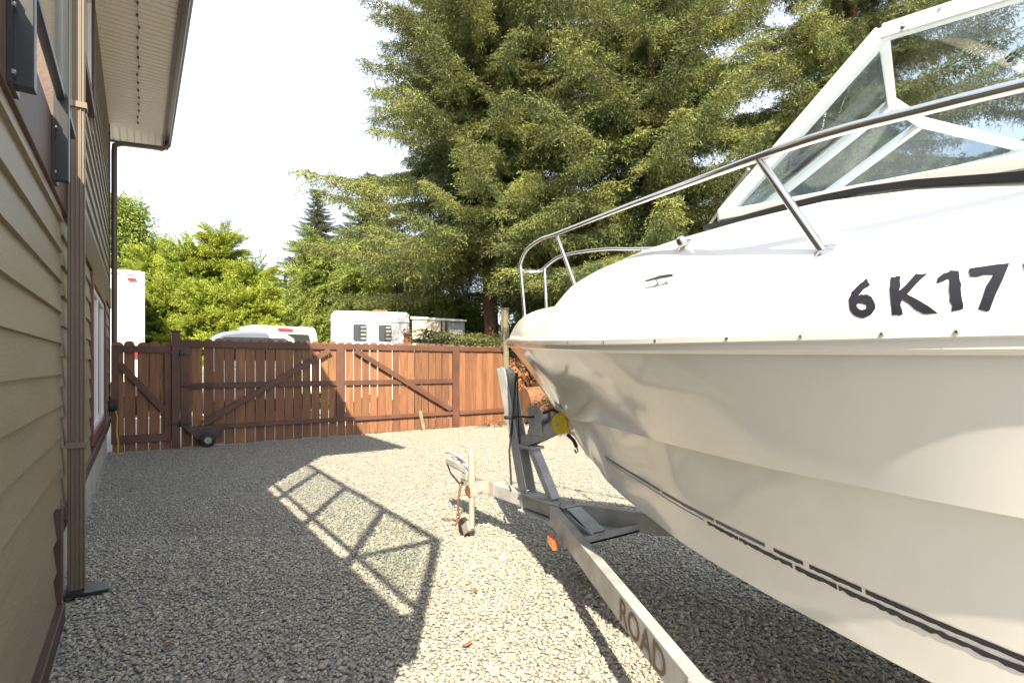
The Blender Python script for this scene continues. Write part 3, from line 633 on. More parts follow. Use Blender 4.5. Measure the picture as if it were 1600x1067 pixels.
# ------------------------------------------------------------------ boat trailer
tr = thing('boat_trailer', 'galvanised steel boat trailer with winch post and A-frame under the boat', 'trailer', BP(1.5, 0, 0))
ZT = .45
def tb(name, mb, m='galv', bevel=.004, smooth=False, par=None): return mb.build(name, M[m], par or tr, bevel=bevel, smooth=smooth)
tb('tongue', MB().beam(BP(-.22, 0, ZT - .05), BP(.72, 0, ZT - .05), .078, .10))
tb('tongue_nose', MB().beam(BP(-.72, 0, ZT - .045), BP(-.20, 0, ZT - .045), .084, .108), 'galvw')
for sg in (1, -1):
    tb('frame_arm', MB().beam(BP(.60, sg * .075, ZT - .06), BP(2.42, sg * .985, ZT - .06), .052, .125))
    tb('frame_rail', MB().beam(BP(2.40, sg * .985, ZT - .06), BP(6.3, sg * .985, ZT - .06), .05, .12))
    wl = MB().lathe(BP(4.6, sg * 1.20, .31), (1, 0, 0), [(-.09, .18), (-.085, .28), (-.06, .31), (.06, .31), (.085, .28), (.09, .18)], 28).build('wheel', M['blackp'], tr, smooth=True)
    MB().lathe(BP(4.6, sg * 1.20, .31), (1, 0, 0), [(-.07, .05), (-.06, .18), (.06, .18), (.07, .05)], 20).build('rim', M['galv'], wl)
    tb('bunk', MB().beam(BP(3.7, sg * .55, .50), BP(6.0, sg * .55, .485), .09, .04), 'post')
tb('axle', MB().beam(BP(4.6, 1.15, .31), BP(4.6, -1.15, .31), .06, .06)); tb('cross_member', MB().beam(BP(3.7, 1, .37), BP(3.7, -1, .37), .06, .06))
tb('cross_member', MB().beam(BP(5.6, 1, .37), BP(5.6, -1, .37), .06, .06))
tb('clamp_plate', MB().box(BX - .075, BX + .075, BY - .70, BY - .18, ZT + .002, ZT + .012)); tb('clamp_plate', MB().box(BX - .075, BX + .075, BY - .70, BY - .18, ZT - .125, ZT - .112))
for s in (.22, .66):
    for p in (.06, -.06): tb('bolt', MB().tube([BP(s, p, ZT - .14), BP(s, p, ZT + .035)], .007, 8).lathe(BP(s, p, ZT + .012), (0, 0, 1), [(0, .014), (.012, .014)], 6), 'galv', 0)
gs = MB().prism([BP(.80, .20, ZT - .12), BP(1.05, .33, ZT - .12), BP(1.05, -.33, ZT - .12), BP(.80, -.20, ZT - .12)], (0, 0, .012)).prism([BP(1.04, .33, ZT - .12), BP(1.05, .33, ZT - .12), BP(1.05, -.33, ZT - .12), BP(1.04, -.33, ZT - .12)], (0, 0, .05))
tb('gusset_plate', gs, bevel=0)
tb('gusset_channel', MB().prism([BP(.74, .11, ZT - .005), BP(.80, .135, ZT - .005), BP(1.0, .08, ZT - .11), BP(.96, .05, ZT - .11)], (-.0, 0, .01)).beam(BP(.72, 0, ZT + .0), BP(.95, .0, ZT - .10), .12, .012).prism([BP(.74, .06, ZT), BP(.97, .06, ZT - .10), BP(.97, .06, ZT - .12), BP(.74, .06, ZT - .12)], (.008, 0, 0)), bevel=0)
# winch post, arm, roller, winch
tb('winch_post', MB().prism([BP(.26, .05, ZT + .012), BP(.17, .05, ZT + .012), BP(-.13, .05, 1.36), BP(-.075, .05, 1.385), BP(-.03, .05, 1.36)], (.008, 0, 0)).prism([BP(.26, -.042, ZT + .012), BP(.17, -.042, ZT + .012), BP(-.13, -.042, 1.36), BP(-.075, -.042, 1.385), BP(-.03, -.042, 1.36)], (-.008, 0, 0)).beam(BP(.165, 0, ZT + .012), BP(-.135, 0, 1.37), .10, .010, up=(0, 1, 0)), bevel=.002)
tb('post_brace', MB().beam(BP(.52, .0, ZT + .012), BP(.27, .0, .80), .075, .05, up=(0, 1, 0)).box(BX - .06, BX + .06, BY - .33, BY - .16, .79, .81))
tb('winch_arm', MB().beam(BP(.12, .035, .80), BP(.62, .035, 1.0), .008, .085).beam(BP(.12, -.035, .80), BP(.62, -.035, 1.0), .008, .085).beam(BP(.12, .0, .762), BP(.60, .0, .955), .078, .008), bevel=.001)
ry = MB().lathe(BP(.625, .055, 1.005), (1, 0, 0), [(-.002, .02), (0, .066), (.018, .072), (.035, .055), (.055, .04), (.075, .055), (.092, .072), (.11, .066), (.112, .02)], 28).build('bow_roller', M['yellow'], tr, smooth=True)
MB().lathe(BP(.625, .062, 1.005), (1, 0, 0), [(0, .016), (.12, .016)], 10).build('roller_pin', M['galv'], ry)
wn = tb('winch', MB().box(BX - .05, BX + .045, BY - .44, BY - .27, .90, .93).prism([BP(.28, .052, .92), BP(.44, .052, .92), BP(.42, .052, 1.06), BP(.31, .052, 1.06)], (.006, 0, 0)).prism([BP(.28, -.05, .92), BP(.44, -.05, .92), BP(.42, -.05, 1.06), BP(.31, -.05, 1.06)], (.006, 0, 0)).lathe(BP(.36, .056, 1.03), (1, 0, 0), [(0, .085), (.006, .085)], 26).lathe(BP(.36, .0, 1.03), (1, 0, 0), [(-.04, .04), (.04, .04)], 16))
MB().tube([BP(.36, .06, 1.03), BP(.36, .10, 1.03), BP(.30, .11, 1.03), BP(.20, .115, 1.02)], .008, 8).tube([BP(.20, .115, 1.02), BP(.20, .20, 1.02)], .014, 10).build('crank_handle', M['blackp'], wn, smooth=True)
MB().tube([BP(.40, .0, 1.06), BP(.50, 0, 1.09), BP(.58, 0, 1.07)], .012, 8).build('winch_strap', M['black'], wn)
tb('hook_arm', MB().tube([BP(-.05, .03, 1.33), BP(.10, .03, 1.335)], .006, 8), 'galv', 0)
tb('tie_cord', MB().tube([BP(.10, .03, 1.34), BP(.085, .05, 1.0), BP(.065, .07, .75), BP(.1, .075, .50)], .008, 8), 'blackp', 0, True)
tb('tie_cord', MB().tube([BP(.115, .03, 1.34), BP(.15, .05, 1.1), BP(.165, .05, .9), BP(.18, .055, .82)], .006, 8), 'blackp', 0, True)
tb('keel_hook', MB().tube([BP(.66, .0, .93), BP(.72, 0, .90), BP(.75, 0, .86)], .012, 8).tube([BP(.74, 0, .87), BP(.765, 0, .835), BP(.745, 0, .82), BP(.73, 0, .84)], .006, 6), 'blackp', 0, True)
# coupler, jack, chain
cp = tb('coupler', MB().prism([BP(-1.0, .055, .49), BP(-.80, .07, .49), BP(-.62, .05, .45), BP(-.62, -.05, .45), BP(-.80, -.07, .49), BP(-1.0, -.055, .49)], (0, 0, .065)).box(BX - .05, BX + .05, BY + .62, BY + .72, .40, .46), 'galv', .012)
MB().lathe(BP(-.87, 0, .555), (0, 0, 1), [(0, .045), (.006, .045), (.012, .03)], 18).build('socket_cap', M['galvw'], cp)
MB().tube([BP(-.72, 0, .55), BP(-.80, .02, .585), BP(-.98, .02, .60), BP(-1.06, .02, .585)], [.012, .014, .012, .008], 8).build('latch_lever', M['galv'], cp, smooth=True)
MB().tube([BP(-1.02, .03, .50), BP(-.9, .05, .42), BP(-.75, .05, .36), BP(-.68, .05, .38)], .008, 8).build('safety_pin_wire', M['black'], cp, smooth=True)
JS, JP = -.30, .185
jk = tb('jack_tube', MB().lathe(BP(JS, JP, .10), (0, 0, 1), [(0, .024), (.25, .024), (.25, .03), (.585, .03), (.60, .024), (.612, .01)], 18), 'galvw', 0, True)
tb('jack_bracket', MB().box(BX - JP - .035, BX - .04, BY - JS - .03, BY - JS + .03, .36, .46).lathe(BP(JS, JP - .06, .40), (1, 0, 0), [(-.02, .045), (.02, .045)], 16), 'galvw', .003)
MB().lathe(BP(JS, JP + .034, .40), (-1, 0, 0), [(0, .042), (.004, .042)], 18).build('pivot_ring', M['rust'], jk)
MB().lathe(BP(JS - .12, JP + .018, .075), (1, 0, 0), [(0, .03), (0, .07), (.008, .078), (.028, .078), (.036, .07), (.036, .03)], 24).build('jack_wheel', M['blackp'], jk, smooth=True)
MB().beam(BP(JS - .01, JP, .12), BP(JS - .1, JP, .06), .055, .08).build('wheel_fork', M['galvw'], jk, bevel=.004)
MB().tube([BP(JS, JP, .70), BP(JS - .02, JP, .73), BP(JS - .22, JP - .02, .735)], .006, 6).tube([BP(JS - .22, JP - .02, .735), BP(JS - .22, JP - .02, .80)], .011, 8).build('jack_crank', M['galvw'], jk, smooth=True)
def chain(pts, name):
    path = cat(pts, 10); acc = 0; mb = MB(); last = path[0]; k = 0
    for p, q in zip(path[:-1], path[1:]):
        acc += (q - p).length
        if acc > .024:
            d = (q - last).normalized(); n1 = d.orthogonal().normalized()
            if k % 2: n1 = d.cross(n1)
            c = (last + q) / 2; el = [(c + d * .019 * math.cos(a) + n1 * .010 * math.sin(a)) for a in np.linspace(0, 2*math.pi, 11)]
            mb.tube(el, .0035, 5, cap=False); last = q; acc = 0; k += 1
    return mb.build(name, M['rust'], tr, smooth=True)
chain([BP(-.70, .05, .40), BP(-.73, .06, .25), BP(-.74, .07, .06), BP(-.70, .1, .02), BP(-.72, .14, .02)], 'safety_chain')
chain([BP(-.74, .03, .40), BP(-.78, .04, .22), BP(-.76, .06, .05), BP(-.84, .10, .03), BP(-.92, .15, .025)], 'safety_chain')
MB().prism([BP(.76, .215, .275), BP(.90, .285, .275), BP(.90, .285, .335), BP(.76, .215, .335)], (-.03, .012, 0)).build('side_marker_lamp', M['orange'], tr, bevel=.006)
# stencilled ROAD on the port arm
a0, a1 = BP(.60, .075, ZT - .06), BP(2.42, .985, ZT - .06); ad = (a1 - a0).normalized(); an = Vector((ad.y, -ad.x, 0)); an = an if an.x < 0 else -an
tv, bd, tf = text_mesh('ROAD')
MB().add([a0 + ad * (1.40 + c.x * .165) + Vector((0, 0, -.05 + c.y * .14)) + an * .0275 for c in tv], tf).build('lettering', M['brownink'], tr)
# ------------------------------------------------------------------ vehicles beyond the fence
def frame_of(P, Q):          # local axes: along P->Q on the ground
    d = (Q - P); d.z = 0; L = d.length; d.normalize(); return d, Vector((-d.y, d.x, 0)), L
def wheel_at(c, ax, r, root):
    o = MB().lathe(c, ax, [(-.11, r * .6), (-.10, r * .9), (-.07, r), (.07, r), (.10, r * .9), (.11, r * .6)], 24).build('wheel', M['blackp'], root, smooth=True)
    MB().lathe(c, ax, [(-.115, .05), (-.105, r * .58), (.105, r * .58), (.115, .05)], 16).build('rim', M['galv'], o)
tk = thing('box_truck', 'white box truck with red marker lamps parked past small gate', 'truck', (-.65, 18.7, 0))
MB().box(-1.85, .53, 16.65, 21.5, .95, 3.78).build('cargo_box', M['vwhite'], tk, bevel=.03)
MB().box(-1.88, -1.80, 16.62, 16.66, .95, 3.78).box(.47, .55, 16.62, 16.66, .95, 3.78).box(-1.8, .47, 16.62, 16.66, 3.70, 3.80).build('door_frame', M['whiteframe'], tk)
for x in (.28, -.6, -1.6): MB().box(x - .09, x + .09, 16.59, 16.63, 3.55, 3.60).build('marker_lamp', M['red'], tk)
MB().box(.20, .44, 16.56, 16.64, 1.62, 1.78).build('tail_lamp', M['red'], tk); MB().box(-1.7, .4, 16.7, 23.5, .6, .95).build('chassis', M['blackp'], tk)
MB().box(-1.7, .4, 21.6, 23.6, .7, 2.5).build('cab', M['vwhite'], tk, bevel=.1)
for yy in (18.0, 22.6):
    for xx in (-1.6, .3): wheel_at(Vector((xx, yy, .45)), (1, 0, 0), .45, tk)
# pickup with canopy: seen from its tail
P = pix(322, 560, 11.9); Q = pix(470, 560, 12.9); d, nrm, L = frame_of(P, Q); 
pk_ = thing('pickup_truck', 'white pickup with rounded white canopy, roof just above wide gate', 'pickup', (P.x + d.x * L/2, P.y + d.y * L/2, 0))
def loc(o, a, b, c): return o + d * a + nrm * b + Vector((0, 0, c))
P0 = Vector((P.x, P.y, 0))
sec = []
for b in (0, .12, 1.9, 2.3):
    k = {0: .94, .12: 1.0, 1.9: 1.0, 2.3: .97}[b]; zt = {0: 2.12, .12: 2.2, 1.9: 2.27, 2.3: 2.22}[b]; rr_ = []
    for (t, h) in ((0, 1.35), (.02, 1.75), (.07, 2.02), (.16, 2.13), (.35, 2.19), (.5, 2.2), (.65, 2.19), (.84, 2.13), (.93, 2.02), (.98, 1.75), (1, 1.35)):
        rr_.append(loc(P0, L * (.5 + (t - .5) * k), b, 1.35 + (h - 1.35) * (zt - 1.35) / .85))
    sec.append(rr_)
a, b = loft(sec); cn = MB().add(a, b); n = 11; cn.f.append(tuple(range(n)))
cn = cn.build('canopy', M['vwhite'], pk_, smooth=True)
MB().prism([loc(P0, L * t, -.012, h) for t, h in ((.12, 1.5), (.88, 1.5), (.88, 1.93), (.82, 2.02), (.18, 2.02), (.12, 1.93))], nrm * .02).build('rear_window', M['pane'], cn)
MB().prism([loc(P0, 0, 0, .6), loc(P0, L, 0, .6), loc(P0, L, 0, 1.35), loc(P0, 0, 0, 1.35)], nrm * 5.2).build('body', M['vwhite'], pk_, bevel=.06)
MB().prism([loc(P0, .1, 2.4, 1.35), loc(P0, L - .1, 2.4, 1.35), loc(P0, L - .22, 2.55, 2.02), loc(P0, .22, 2.55, 2.02)], nrm * 1.5).build('cab', M['vwhite'], pk_, bevel=.08)
for t in (.05, .95):
    MB().prism([loc(P0, L * t - .06, -.02, .95), loc(P0, L * t + .06, -.02, .95), loc(P0, L * t + .06, -.02, 1.25), loc(P0, L * t - .06, -.02, 1.25)], nrm * .03).build('tail_lamp', M['red'], pk_)
    for b in (1.1, 4.3): wheel_at(loc(P0, L * t, b, .38), d, .38, pk_)
# second white vehicle behind, rear window and high brake lamp showing
P = pix(398, 560, 15.6); Q = pix(484, 560, 16.6); d, nrm, L = frame_of(P, Q); P0 = Vector((P.x, P.y, 0)); L = 1.95
sv = thing('sport_utility_car', 'white car with slanted rear window and red roof brake lamp behind pickup', 'car', (P0.x + d.x, P0.y + d.y, 0))
prf = [(0, .5), (-.05, 1.1), (.02, 1.5), (.42, 2.40), (.6, 2.58), (2.4, 2.6), (3.2, 1.6), (4.5, 1.4), (4.6, .5)]
MB().prism([loc(P0, 0, b, z_) for b, z_ in prf], d * L).build('body', M['vwhite'], sv, bevel=.08)
MB().prism([loc(P0, .2, .02, 1.58), loc(P0, L - .2, .02, 1.58), loc(P0, L - .3, .37, 2.34), loc(P0, .3, .37, 2.34)], nrm * -.03).build('rear_window', M['pane'], sv)
MB().prism([loc(P0, L/2 - .22, .42, 2.44), loc(P0, L/2 + .22, .42, 2.44), loc(P0, L/2 + .22, .47, 2.51), loc(P0, L/2 - .22, .47, 2.51)], nrm * -.05).build('brake_lamp', M['red'], sv)
for a in (.1, L - .1):
    for b in (.9, 3.7): wheel_at(loc(P0, a, b, .36), d, .36, sv)
# horse trailer with two barred windows
P = pix(517, 560, 12.95); Q = pix(640, 560, 13.5); d, nrm, L = frame_of(P, Q); P0 = Vector((P.x, P.y, 0))
ht = thing('horse_trailer', 'white horse trailer with two dark barred windows behind the gate', 'trailer', (P0.x + d.x * L/2, P0.y + d.y * L/2, 0))
ZH = 2.7
MB().prism([loc(P0, 0, 0, .5), loc(P0, L, 0, .5), loc(P0, L, 0, ZH - .05), loc(P0, L - .04, .0, ZH), loc(P0, .1, 0, ZH), loc(P0, 0, 0, ZH - .1)], nrm * 2.0).build('body', M['vwhite'], ht, bevel=.05)
MB().beam(loc(P0, 0, -.012, ZH - .24), loc(P0, L, -.012, ZH - .24), .03, .03).build('drip_rail', M['whiteframe'], ht)
for t in (.36, .68):
    c = L * t; wn_ = MB().prism([loc(P0, c + dx, -.012, ZH - .56 + dz) for dx, dz in ((-.16, -.13), (-.13, -.17), (.13, -.17), (.16, -.13), (.16, .2), (.13, .24), (-.13, .24), (-.16, .2))], nrm * .03).build('window', M['pane'], ht)
    MB().prism([loc(P0, c - .012, -.02, ZH - .72), loc(P0, c + .012, -.02, ZH - .72), loc(P0, c + .012, -.02, ZH - .33), loc(P0, c - .012, -.02, ZH - .33)], nrm * .01).build('mullion', M['blackp'], wn_)
    for i in range(4): MB().beam(loc(P0, c + .02, -.022, ZH - .66 + i * .09), loc(P0, c + .13, -.022, ZH - .66 + i * .09), .008, .014).build('bar', M['whiteframe'], wn_)
MB().box(*[0]*6) if False else None
MB().prism([loc(P0, L * .55, .6, ZH), loc(P0, L * .55 + .35, .6, ZH), loc(P0, L * .55 + .35, .6, ZH + .1), loc(P0, L * .55, .6, ZH + .1)], nrm * .4).build('roof_vent', M['rust'], ht)
MB().lathe(loc(P0, L * .93, -.02, ZH - .42), nrm, [(0, .03), (.02, .03)], 12).build('marker_lamp', M['red'], ht)
for a in (.9, 1.7): wheel_at(loc(P0, a, .1, .36), nrm, .36, ht)
# beige and grey utility box next to it
P = pix(644, 560, 14.6); Q = pix(727, 560, 14.85); d, nrm, L = frame_of(P, Q); P0 = Vector((P.x, P.y, 0))
ub = thing('utility_trailer', 'beige and grey boxy utility trailer next to the horse trailer', 'trailer', (P0.x + d.x * L/2, P0.y + d.y * L/2, 0))
MB().prism([loc(P0, 0, 0, .5), loc(P0, L * .64, 0, .5), loc(P0, L * .64, 0, 2.62), loc(P0, 0, 0, 2.66)], nrm * 1.8).build('beige_box', M['vbeige'], ub, bevel=.03)
MB().prism([loc(P0, L * .645, .05, .5), loc(P0, L, .05, .5), loc(P0, L, .05, 2.58), loc(P0, L * .645, .05, 2.6)], nrm * 1.7).build('grey_box', M['vgrey'], ub, bevel=.03)
MB().prism([loc(P0, -.05, -.04, 2.62), loc(P0, L + .04, -.04, 2.57), loc(P0, L + .04, -.04, 2.63), loc(P0, -.05, -.04, 2.70)], nrm * 1.9).build('roof', M['vwhite'], ub, bevel=.02)
MB().prism([loc(P0, L * .70, .03, 1.6), loc(P0, L * .95, .03, 1.6), loc(P0, L * .95, .03, 2.35), loc(P0, L * .70, .03, 2.35)], nrm * .03).build('door', M['vwhite'], ub)
for a in (.55, .62): MB().beam(loc(P0, L * a, -.03, .6), loc(P0, L * a, -.03, 2.6), .03, .03).build('door_bar', M['gutter'], ub)
for a in (.4, L - .4): wheel_at(loc(P0, a, .05, .33), nrm, .33, ub)
P = pix(640, 540, 13.2); Q = pix(800, 540, 14.2); d, nrm, L = frame_of(P, Q); P0 = Vector((P.x, P.y, 0))
fb = thing('flatbed_rack', 'dark steel rack with weathered wooden end post behind the fence', 'rack', (P0.x, P0.y, 0))
MB().beam(loc(P0, 0, 0, 1.98), loc(P0, L, 0, 1.98), .06, .10).build('rack_rail', M['black'], fb)
MB().beam(loc(P0, 0, 0, 1.8), loc(P0, L, 0, 1.8), .06, .07).build('rack_rail', M['black'], fb)
for a in (.5, L - .2): MB().beam(loc(P0, a, .05, 0), loc(P0, a, .05, 2.0), .06, .06).build('rack_leg', M['black'], fb)
MB().beam(loc(P0, -.05, 0, 0), loc(P0, -.05, 0, 2.12), .13, .13).prism([loc(P0, -.14, -.09, 2.12), loc(P0, .04, -.09, 2.12), loc(P0, .04, -.09, 2.17), loc(P0, -.14, -.09, 2.17)], nrm * .18).build('end_post', M['fence'], fb)
# ------------------------------------------------------------------ firewood
ends = []
def log_mesh(seed):
    rnd = random.Random(seed); n = 9; rad = [1 + rnd.uniform(-.22, .18) for _ in range(n)]
    if seed % 2: cut = rnd.randrange(n); rad[cut] *= .5; rad[(cut + 1) % n] *= .55
    vs = [(rad[k] * math.cos(2*math.pi*k/n), y, rad[k] * math.sin(2*math.pi*k/n)) for y in (0, .45) for k in range(n)]
    me = bpy.data.meshes.new('firewood_log'); me.from_pydata(vs, [], [tuple(range(n)), tuple(range(n, 2*n))[::-1]] + [(k, (k+1) % n, n + (k+1) % n, n + k) for k in range(n)])
    me.materials.append(M['logend']); me.materials.append(M['logbark'])
    for i, p in enumerate(me.polygons): p.material_index = 0 if i < 2 else 1
    return me
LM = [log_mesh(i) for i in range(6)]
row = 0; zz = .07
while zz < 1.62:
    x = 7.78 + (row % 2) * .07
    while x < 10.2:
        r = random.uniform(.06, .082)
        o = bpy.data.objects.new('firewood_log', random.choice(LM)); C.objects.link(o)
        o.location = (x, 10.72 + random.uniform(-.04, .03), zz); o.scale = (r, 1, r); o.rotation_euler = (0, random.uniform(0, 6.3), random.uniform(-.05, .05))
        tag(o, 'split firewood log in the stack behind the treated post', 'log', 'stacked firewood logs'); x += .142
    zz += .122; row += 1
bl_ = MB(); bl_.tube([(7.95, 10.2, .44), (8.6, 10.05, .46), (9.4, 9.9, .45)], [.42, .45, .43], 18)
bo_ = bl_.build('log_round', M['logbark'], None, smooth=True, org=Vector((8.6, 10.05, 0))); tag(bo_, 'thick reddish log lying in front of the firewood stack', 'log')
br_ = MB()
for i in range(16):
    a = Vector((7.2 + random.uniform(-.5, .35), 10.05 + random.uniform(-.15, .2), .02 + random.uniform(0, .08))); b = a + Vector((random.uniform(-.5, .5), random.uniform(-.2, .2), random.uniform(-.03, .1)))
    br_.tube([a, (a + b) / 2 + Vector((0, 0, .03)), b], [.012, .01, .004], 6)
tag(br_.build('brushwood', M['logbark'], None, smooth=True, org=Vector((7.2, 10.1, 0))), 'loose pile of dead twigs at the foot of the treated post', 'twigs', kind='stuff')
for i, (u, v) in enumerate(((730, 1015), (742, 930), (300, 826), (262, 1015), (905, 905))):
    D = 1190 / (v - 570); p = pix(u, v, D); s_ = .022; a = i * 1.3
    pts = [(p.x + s_ * k1 * math.cos(a) - s_ * k2 * math.sin(a), p.y + s_ * k1 * math.sin(a) + s_ * k2 * math.cos(a), .026 + k3 * .008) for k1, k2, k3 in ((-1.4, 0, 1), (-.4, .5, 0), (.6, .4, .6), (1.3, 0, 1.4), (.6, -.4, .5), (-.4, -.5, 0))]
    o = MB().prism(pts, (0, 0, .0015)).build('dry_leaf', M['leaf'], None, org=Vector((p.x, p.y, 0))); tag(o, 'single dry brown leaf lying on the gravel', 'leaf', 'fallen leaves on the gravel')
# ------------------------------------------------------------------ vegetation
def mesh_np(name, V, F, m):
    me = bpy.data.meshes.new(name); me.vertices.add(len(V)); me.vertices.foreach_set('co', np.asarray(V, np.float32).ravel())
    F = np.asarray(F, np.int32); me.loops.add(F.size); me.loops.foreach_set('vertex_index', F.ravel()); k = F.shape[1]
    me.polygons.add(len(F)); me.polygons.foreach_set('loop_start', np.arange(0, F.size, k, dtype=np.int32)); me.update(calc_edges=True); me.materials.append(m); return me
def rnd_unit(n): v = RNG.normal(size=(n, 3)); return v / np.linalg.norm(v, axis=1)[:, None]
def leaves(base, direc, length, width):     # triangles/kites: base pts, unit dirs
    n = len(base); side = np.cross(direc, rnd_unit(n)); side /= (np.linalg.norm(side, axis=1)[:, None] + 1e-9)
    L = np.asarray(length).reshape(-1, 1); W = np.asarray(width).reshape(-1, 1)
    V = np.stack([base, base + direc * L * .45 + side * W, base + direc * L, base + direc * L * .45 - side * W], 1).reshape(-1, 3)
    F = (np.arange(n) * 4)[:, None] + np.array([0, 1, 2, 3])[None]; return V, F
def spruce_branch(seed, m, hang=1.0, L=2.4):
    global RNG; RNG = np.random.default_rng(seed); tb_, td, tl, tw = [], [], [], []
    def axis(t): return np.array([L * t, .10 * math.sin(3 * t + seed), -.32 * L * .5 * math.sin(min(t, .8) * 1.9) + .22 * L * max(0, t - .55) ** 1.3])
    segs = []
    n = 40
    for i in range(n):
        t = .10 + .88 * i / n; p = axis(t); fw = axis(min(t + .02, 1)) - axis(t - .02); fw /= np.linalg.norm(fw)
        for sg in ((1, -1, 0) if i % 4 else (1, -1)):
            l = (.52 * (1 - t) ** .75 + .09) * RNG.uniform(.65, 1.15)
            if sg == 0: dr = np.array([.2, RNG.uniform(-.35, .35), -1.0]) * 1.0; l *= RNG.uniform(.5, 1.1)
            else: dr = fw * RNG.uniform(.5, .9) + np.array([0, sg * RNG.uniform(.7, 1.0), RNG.uniform(-.45, .12)])
            dr /= np.linalg.norm(dr); segs.append((p, dr, l))
    segs.append((axis(.9), (axis(1) - axis(.9)) / np.linalg.norm(axis(1) - axis(.9)), .35))
    sub = []
    for (p, dr, l) in segs:
        k = max(2, int(l / .075))
        for j in range(k):
            q = p + dr * l * (j + .6) / k + np.array([0, 0, -.25 * l * ((j + .6) / k) ** 2 * hang]); sd_ = np.cross(dr, [0, 0, 1]); sd_ = sd_ / (np.linalg.norm(sd_) + 1e-6)
            for sg in (1, -1):
                d2 = dr * .75 + sd_ * sg * RNG.uniform(.4, .8) + np.array([0, 0, RNG.uniform(-.9, .05) * hang]); d2 /= np.linalg.norm(d2); sub.append((q, d2, RNG.uniform(.07, .17)))
        sub.append((p, dr, l))
    B, Dr, Ln = [], [], []
    for (p, dr, l) in sub:
        k = max(3, int(l / .0125)); t = (np.arange(k) + RNG.random(k)) / k; base = p[None] + dr[None] * (l * t)[:, None]
        nd = dr[None] * .8 + rnd_unit(k) * .75; nd /= np.linalg.norm(nd, axis=1)[:, None]; B.append(base); Dr.append(nd); Ln.append(RNG.uniform(.03, .058, k))
    B = np.concatenate(B); Dr = np.concatenate(Dr); Ln = np.concatenate(Ln); V, F = leaves(B, Dr, Ln, Ln * .11 + .0008)
    # woody axis as thin quads
    ts = np.linspace(0, .95, 14); ax = np.array([axis(t) for t in ts]); r = .022 * (1 - ts) + .004
    q = np.concatenate([ax + np.array([0, 1, 0]) * r[:, None], ax + np.array([0, 0, -1]) * r[:, None] * 1.2, ax - np.array([0, 1, 0]) * r[:, None]]); k = len(ts); off = len(V)
    WF = np.array([(off + a * k + i, off + a * k + i + 1, off + ((a + 1) % 3) * k + i + 1, off + ((a + 1) % 3) * k + i) for a in range(3) for i in range(k - 1)])
    me = mesh_np('branch', np.concatenate([V, q]), np.concatenate([F, WF]), m); me.materials.append(M['bark'])
    mi = np.zeros(len(F) + len(WF), np.int32); mi[len(F):] = 1; me.polygons.foreach_set('material_index', mi); return me
def cedar_branch(seed, m, droop=.6, L=1.0, lw=.022, ll=.075):
    global RNG; RNG = np.random.default_rng(seed); B, D_, Ls = [], [], []
    for f in range(9):
        t0 = f / 9; p0 = np.array([L * .75 * t0, 0, .05 * t0 - droop * .3 * t0 * t0]); yaw = RNG.uniform(-1.0, 1.0) * (1 - .3 * t0)
        d0 = np.array([math.cos(yaw), math.sin(yaw), RNG.uniform(-.2, .5)]); fl_ = RNG.uniform(.3, .5) * L; up = rnd_unit(1)[0]
        sd_ = np.cross(d0, up); sd_ /= np.linalg.norm(sd_)
        for i in range(11):
            t = (i + .5) / 11; q = p0 + d0 * fl_ * t + np.array([0, 0, -droop * fl_ * t * t])
            for sg in (1, -1):
                l2 = .17 * (1 - t * .7) * L
                dd = d0 * .8 + sd_ * sg * .7 + np.array([0, 0, -droop * (.3 + t * .5)]); dd /= np.linalg.norm(dd)
                for j in range(4):
                    B.append(q + dd * l2 * (j + .3) / 4); e = dd + RNG.normal(size=3) * .35; D_.append(e / np.linalg.norm(e)); Ls.append(ll * RNG.uniform(.7, 1.3))
    V, F = leaves(np.array(B), np.array(D_), np.array(Ls), np.full(len(Ls), lw * .5)); return mesh_np('branch', V, F, m)
def leafy_branch(seed, m, L=1.0):
    global RNG; RNG = np.random.default_rng(seed); n = 230; t = RNG.random(n) ** .7
    B = np.stack([L * t, RNG.normal(0, .22, n) * L * (.4 + t), RNG.normal(0, .2, n) * L * (.4 + t)], 1); V, F = leaves(B, rnd_unit(n) * .8 + np.array([.3, 0, -.4]), RNG.uniform(.07, .12, n), RNG.uniform(.022, .034, n)); return mesh_np('branch', V, F, m)
SPR = [spruce_branch(11 + i, M['needle'], 1.0) for i in range(6)]
FIR = [spruce_branch(41 + i, M['fir'], .7) for i in range(3)]
CED = [cedar_branch(61 + i, M['cedar'], .35) for i in range(5)]
WEP = [cedar_branch(71 + i, M['weep'], 1.1) for i in range(5)]
BRD = [leafy_branch(81 + i, M['broad']) for i in range(4)]
def orient(dx, roll=0.0):
    return (dx.to_track_quat('X', 'Z').to_matrix().to_4x4() @ Matrix.Rotation(roll, 4, 'X')).to_euler()
def trunk(root, base, H, r, lean=(0, 0)):
    n = 9; pts = [Vector((base[0] + lean[0] * (i / n) + .05 * math.sin(i * 1.7), base[1] + lean[1] * (i / n) + .05 * math.cos(i * 2.1), base[2] + H * i / n)) for i in range(n + 1)]
    return MB().tube(pts, [r * (1 - .93 * i / n) + (.35 * r if i == 0 else 0) for i in range(n + 1)], 12).build('trunk', M['bark'], root, smooth=True)
